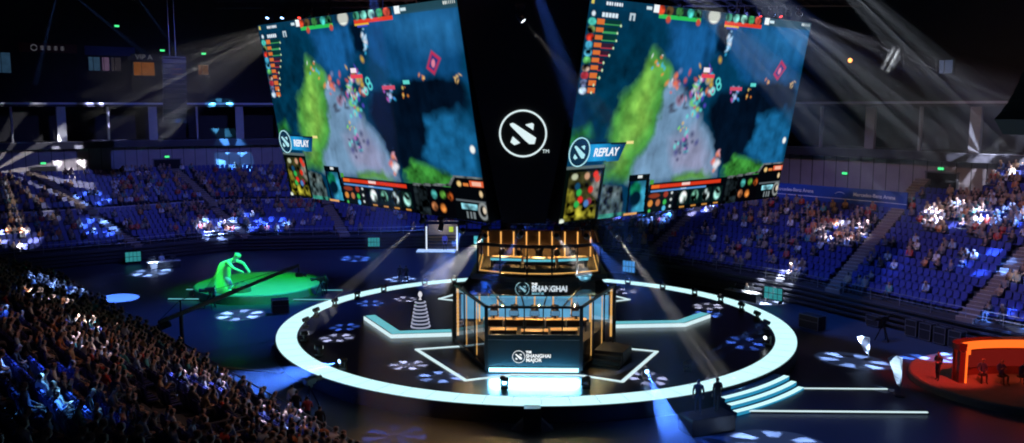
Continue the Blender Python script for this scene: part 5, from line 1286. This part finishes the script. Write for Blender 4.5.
for i, (s, z, lb) in enumerate(((183.7, 9.85, 'over the farthest dark door on the statue side'), (169.6, 10.2, 'over the second dark door on the statue side'), (69.7, 10.75, 'over the dark door beside the blue hoarding'), (79.6, 9.75, 'on the wall above the blue hoarding'))):
    (x, y), a = on_poly(WALL, s, -.3); exit_sign(x, y, z, a, 'small green exit sign '+lb)
W6 = offset(WALL, 6)
for i, (s, z, lb) in enumerate(((196.6, 27.4, 'high on the dark wall over the statue-side stand, farthest out'), (182.6, 26.6, 'high on the dark wall over the suites, in the middle'), (177.2, 23.7, 'above the warm lit suite'), (172.1, 23.4, 'above the suites nearest the screen'), (176.6, 21.6, 'between the two warm lit suites'), (75.9, 27.6, 'high on the dark wall over the runway-side stand'))):
    (x, y), a = on_poly(W6, s, -.3); exit_sign(x, y, z, a, 'green exit sign '+lb)
BLUEB = pmat('blue_hoarding', (.02, .07, .34), .5)
WLET = pmat('white_print', (.75, .78, .85), .5)
RB12 = offset(R_BASE, .3+.86*12.6)
L12 = length(RB12)
def sub_poly(pts, s0, s1):
    out = [along(pts, s0)[0]]; acc = 0
    for a, b in zip(pts, pts[1:]):
        acc += math.dist(a, b)
        if s0 < acc < s1: out.append(b)
    return out+[along(pts, s1)[0]]
hb0 = [s for s in np.arange(20, L12-1, .25) if cam_px(*along(RB12, s)[0], 8)[0] < 907][0]
hb = sub_poly(RB12, hb0, hb0+26); c = Vector((*hb[0], 7.0)); t = thing('advertising_hoarding', 'long blue hoarding with white lettering along the top of the runway-side stand', 'hoarding', c)
m = MB(); off_ = offset(hb, .12)
for i in range(len(hb)-1): m.prism([(hb[i][0]-c.x, hb[i][1]-c.y), (hb[i+1][0]-c.x, hb[i+1][1]-c.y), (off_[i+1][0]-c.x, off_[i+1][1]-c.y), (off_[i][0]-c.x, off_[i][1]-c.y)], .1, 2.0)
m.build('board', BLUEB, t)
m = MB(); inn = offset(hb, -.03)
for i in range(len(hb)-1): m.bar((inn[i][0]-c.x, inn[i][1]-c.y, .95), (inn[i+1][0]-c.x, inn[i+1][1]-c.y, .95), .02, .05)
m.build('white_line', WLET, t)
for k in range(3):
    s0 = hb0+5.2+k*8.2; (x1, y1), _ = along(RB12, s0); (x0, y0), _ = along(RB12, s0-4.4); a = math.atan2(y0-y1, x0-x1); nx, ny = math.sin(a), -math.cos(a)
    x, y = x1+nx*.22, y1+ny*.22
    text_part('lettering', 'Mercedes-Benz Arena', .46, WLET, t, (x-c.x, y-c.y, 1.32), (math.pi/2, 0, a), .01, bold=.008)
    e = Vector((math.cos(a), math.sin(a), 0)); x, y = x-e.x*1.9, y-e.y*1.9
    MB().tube([Vector((x-c.x, y-c.y, 1.4))+e*q*.25+Vector((0, 0, .18*math.sin(q*.75))) for q in range(5)], .03, 5).build('wave_mark', WLET, t)
# ------------------------------------------------------------------ lounge pillars, suites and boards of the upper levels
PILL = pmat('pale_pillar', (.3, .31, .36), .6)
Wp = offset(WALL, -.2); Ltot = length(Wp); i = 0; s = 20.
while s < Ltot-8:
    (x, y), a = along(Wp, s); m = MB().box((x, y, 14.38), ((1.0 if i % 2 else .22), .4, 4.1), a)
    o = m.build('lounge_pillar', PILL, bevel=.02)
    side = 'runway' if s < 92 else 'statue'
    px_, py_, q_ = cam_px(x, y, 14.4)
    if not (0 < px_ < 1024): bpy.data.objects.remove(o)
    else:
        j = i
        tag(o, f"{'broad pale' if i % 2 else 'thin pale'} pillar under the upper balcony, {ordinal(i+1)} counting from the line-array end", 'pillar', 'pillars under the upper balcony'); o['kind'] = 'thing'
    i += 1; s += 5.2
def suite(s, wd, z0, z1, col, st, label, inside=True):
    (x, y), a = on_poly(W6, s, -.05); t = thing('suite_window', label, 'window', (x, y, z0), a)
    h = z1-z0; m = MB()
    for e in (-1, 1): m.box((e*wd/2, 0, h/2), (.12, .3, h))
    m.box((0, 0, 0), (wd+.12, .3, .12)); m.box((0, 0, h), (wd+.12, .3, .12)); m.build('frame', BLACK, t)
    MB().box((0, .0, h/2), (wd-.1, .06, h-.1)).build('lit_pane', emat('suite_light_%s' % label.replace(' ', '_')[:30], col, st, sample=False, var=.5, scale=1.2), t)
    m = MB(); m.box((wd*.12, .06, h/2), (.06, .08, h)); m.build('mullion', BLACK, t)
suite(195.6, 1.7, 20.4, 22.9, (.05, .13, .24), .28, 'dim blue suite window beside the red board')
suite(185.4, 1.6, 20.9, 22.7, (.06, .14, .25), .3, 'dim blue suite window, first of three under the blue board')
suite(184.2, 1.1, 20.9, 22.7, (.26, .16, .3), .3, 'dim violet suite window, middle of three under the blue board')
suite(182.9, 1.3, 20.9, 22.7, (.06, .05, .07), .3, 'nearly dark suite window, third of three under the blue board')
suite(179.5, 2.6, 20.4, 22.2, (.5, .16, .04), .25, 'wide suite window lit warm orange')
suite(175.5, 1.3, 20.5, 22.1, (.75, .33, .1), .4, 'small suite window with a bright warm lamp')
suite(172.2, 1.4, 20.6, 22.0, (.35, .16, .1), .2, 'faint warm suite window nearest the screen')
suite(72.9, 1.5, 19.6, 21., (.12, .16, .3), .35, 'pale suite window over the runway-side stand')
for s, wd, z, h, col, lb, txt in ((190.6, 6.4, 23.0, 1.1, (.1, .012, .02), 'dark red board with a white ring mark above the far suites', 'o'), (183.2, 6.6, 22.9, 1.1, (.01, .03, .16), 'dark blue board above the three suite windows', ''), (178.9, 5, 22.4, .8, (.03, .03, .05), 'dark board with faint lettering above the warm suite', 'VIP A')):
    (x, y), a = on_poly(W6, s, -.08); t = thing('sign_board', lb, 'sign', (x, y, z), a+math.pi); MB().box((0, 0, h/2), (wd, .12, h)).build('board', pmat('board_%d' % int(s), col, .6), t)
    gl = emat('dim_board_print', (.4, .4, .5), .16, sample=False)
    if txt == 'o':
        m = MB(); 
        for q in range(20):
            a0, a1 = 2*math.pi*q/20, 2*math.pi*(q+1)/20; m.bar((-1.6+.34*math.cos(a0), -.07, .55+.34*math.sin(a0)), (-1.6+.34*math.cos(a1), -.07, .55+.34*math.sin(a1)), .03, .1)
        m.build('ring_mark', gl, t); m = MB()
        for q in range(4):
            for e in (-.18, .0, .18): m.box((-.7+q*.75, -.07, .55+e), (.42, .03, .07))
            m.box((-.7+q*.75, -.07, .55), (.07, .03, .5))
        m.build('glyphs', gl, t)
    elif txt: text_part('lettering', txt, .9, gl, t, (-1.6, -.07, .1), (math.pi/2, 0, 0), .01)
# small warm and red lamps on the runway side
for i, (s, z, m_, lb) in enumerate(((83.0, 21.3, emat('orange_lamp', (1., .35, .08), 3., sample=False), 'small orange lamp on the dark wall over the hoarding'), (89.5, 21.1, emat('red_lamp', (.9, .1, .05), 1.2, sample=False), 'small red lamp on the dark wall beside the screen'))):
    (x, y), a = on_poly(W6, s, -.4); t = thing('wall_lamp', lb, 'lamp', (x, y, z), a+math.pi); MB().cone((0, .3, 0), (0, 0, 0), .2, .26, 12).build('lamp_housing', BLACK, t); MB().cone((0, 0, 0), (0, -.03, 0), .24, .24, 12).build('lamp_lens', m_, t)
# ------------------------------------------------------------------ hanging line arrays
def line_array(top, rz, n, label, wd=1.3, curve=5.0, start=0., h=.42):
    t = thing('line_array_speaker', label, 'speaker', top, rz); p = Vector((0, 0, -.3)); a = start
    MB().box((0, .0, -.12), (wd, .9, .2)).build('rigging_frame', BLACKMETAL, t)
    m = MB(); m.tube([(-.3, 0, 0), (-.3, 0, 34-top[2])], .04); m.tube([(.3, 0, 0), (.3, 0, 34-top[2])], .04); m.build('hoist_chain', STEEL, t)
    for i in range(n):
        c = p+Vector((0, 0, -h/2)); Mx = Matrix.Rotation(R(a), 3, 'X'); m = MB()
        vs_ = [Vector((x*wd/2, y, z)) for z in (-h/2*.94, h/2*.94) for x, y in ((-1, -.45), (1, -.45), (.82, .45), (-.82, .45))]
        m.add([c+Mx @ v for v in vs_], [(0, 3, 2, 1), (4, 5, 6, 7), (0, 1, 5, 4), (1, 2, 6, 5), (2, 3, 7, 6), (3, 0, 4, 7)]); cb = m.build('cabinet', BLACK, t)
        m = MB(); m.add([c+Mx @ Vector((x*wd*.46, -.46, z*h*.42)) for x, z in ((-1, -1), (1, -1), (1, 1), (-1, 1))]+[c+Mx @ Vector((x*wd*.46, -.44, z*h*.42)) for x, z in ((-1, -1), (1, -1), (1, 1), (-1, 1))], [(0, 1, 2, 3), (7, 6, 5, 4)]); m.build('grille', BLACKMETAL, cb)
        p = p+Mx @ Vector((0, 0, -h)); a += curve
    return t
line_array((-37.4, 30, 21.6), R(38), 13, 'dark line-array speaker hanging before the statue-side suites', 2.4, 1.2, 0, .5)
t = line_array((21.3, -25, 20.6), R(105), 10, 'large black line-array speaker hanging close over the runway side', 1.9, 5.5, -4, .52)
MB().box((.2, .2, 1.2), (1.6, 1.0, 1.6)).build('motor_frame', BLACK, t, bevel=.05)
MB().tube([(.9, -.3, .4), (1.2, -.2, -2), (1.0, -.4, -3.4)], .03).build('cable', STEEL, t)

for i, (x, y, z) in enumerate(((-46.5, 40, 28.9), (-45.6, 40, 28.6))):
    t = thing('roof_lamp', f"round white lamp high under the roof, {('farther from', 'nearer to')[i]} the screens", 'lamp', (x, y, z)); MB().cone((0, 0, 0), (0, 0, .4), .36, .2, 14).build('lamp_shade', BLACK, t); MB().cone((0, 0, -.03), (0, 0, 0), .32, .32, 14).build('lamp_lens', emat('warm_white_lamp', (1., .9, .75), 2.5, sample=False), t); MB().tube([(0, 0, .4), (0, 0, 34-z)], .04).build('hanger', BLACKMETAL, t)
# ------------------------------------------------------------------ washes added without fixtures, then booth, statue and set lamps
def spot(name, p, q, ang, power, col, blend=.5, soft=.3):
    ld = bpy.data.lights.new(name, 'SPOT'); ld.energy = power; ld.color = col; ld.spot_size = R(ang); ld.spot_blend = blend; ld.shadow_soft_size = soft
    o = bpy.data.objects.new(name, ld); COL.objects.link(o); o.location = p
    o.rotation_euler = (Vector(q)-Vector(p)).to_track_quat('-Z', 'Y').to_euler()
    return o
def point(name, p, power, col, r=.04):
    ld = bpy.data.lights.new(name, 'POINT'); ld.energy = power; ld.color = col; ld.shadow_soft_size = r
    o = bpy.data.objects.new(name, ld); COL.objects.link(o); o.location = p; return o
BLUE = (.13, .2, 1.)
spot('wash', (-10, 5, 29), (-38, 43, 3), 58, 42000, BLUE, 1.)
spot('wash', (10, 0, 29), (24, 20, 4), 50, 24000, (.22, .27, 1), 1.)
spot('wash', (12, -10, 29), (38, 2, 5), 50, 24000, (.28, .3, 1), 1.)
spot('wash', (12, -10, 29), (34, 10, 6), 80, 11000, (1, .6, .45), 1.)
spot('wash', (-8, 0, 29), (-30, 43, 3), 70, 3000, (1, .45, .4), 1.)
spot('wash', (2, -20, 29), (-17, -27, 4), 56, 6500, (1, .5, .34), 1.)
spot('wash', (0, -5, 29), (-26, -18, 4), 66, 15000, BLUE, 1.)
spot('wash', (-10, 10, 30), (-21, 6, 0), 46, 52000, (.05, .17, 1), 1.)
spot('wash', (-14, -2, 30), (-17, -6, 0), 24, 9000, (.05, .17, 1), 1.)
spot('wash', (-4, 14, 30), (-10, 32, 0), 50, 40000, (.05, .17, 1), 1.)
spot('wash', (12, 0, 30), (22, 2, 0), 46, 30000, (.04, .22, 1), 1.)
spot('wash', (10, -16, 30), (14, -21, 0), 44, 16000, (.05, .2, 1), 1.)
spot('wash', (-8, -26, 16), (-6.0, -22.3, 0), 34, 16000, (1., .42, .08), .8)      # amber lamp on the floor by the near stand
# inside the booth
for x, y, z, p in ((-2.2, -9.6, 4.75, 190), (0, -9.6, 4.75, 190), (2.2, -9.6, 4.75, 190), (-3.9, -6.6, 4.6, 170), (3.9, -6.6, 4.6, 170)): spot('room_lamp', (x, y, z), (x, y, 0), 165, p*1.3, (1, .62, .25), .3, .05)
for x in (-2.2, .3, 2.8): spot('room_lamp', (x, -1.9, 7.3), (x, -1.9, 0), 165, 420, (1, .6, .22), .3, .05)
def area(name, p, q, sx, sy, power, col):
    ld = bpy.data.lights.new(name, 'AREA'); ld.shape = 'RECTANGLE'; ld.size = sx; ld.size_y = sy; ld.energy = power; ld.color = col
    o = bpy.data.objects.new(name, ld); COL.objects.link(o); o.location = p; o.rotation_euler = (Vector(q)-Vector(p)).to_track_quat('-Z', 'Y').to_euler(); return o
area('underglow', (0, -12.75, 1.1), (0, -12.2, 1.2), 5.2, .12, 110, (.25, .75, 1.))
area('underglow', (0, -12.6, 1.5), (0, -13.4, 1.), 5.2, .12, 900, (.2, .65, 1.))
spot('green_wash', (-17, 7, 16), (-24.0, 13.4, 1.2), 40, 26000, (.01, 1., .06), .6)
spot('green_wash', (-29, 9, 9), (-25.6, 11.5, 2.4), 26, 2600, (.06, 1., .1), .6)
spot('red_wash', (25, -18, 14), (24.6, -9.4, .4), 26, 12000, (1., .05, .03), .6)
point('set_lamp', (29.4, -11.6, 1.5), 60, (1., .08, .02), .5)
point('portal_lamp', (-10.7, 39.8, 2.7), 50, (.9, .92, 1.), .3)
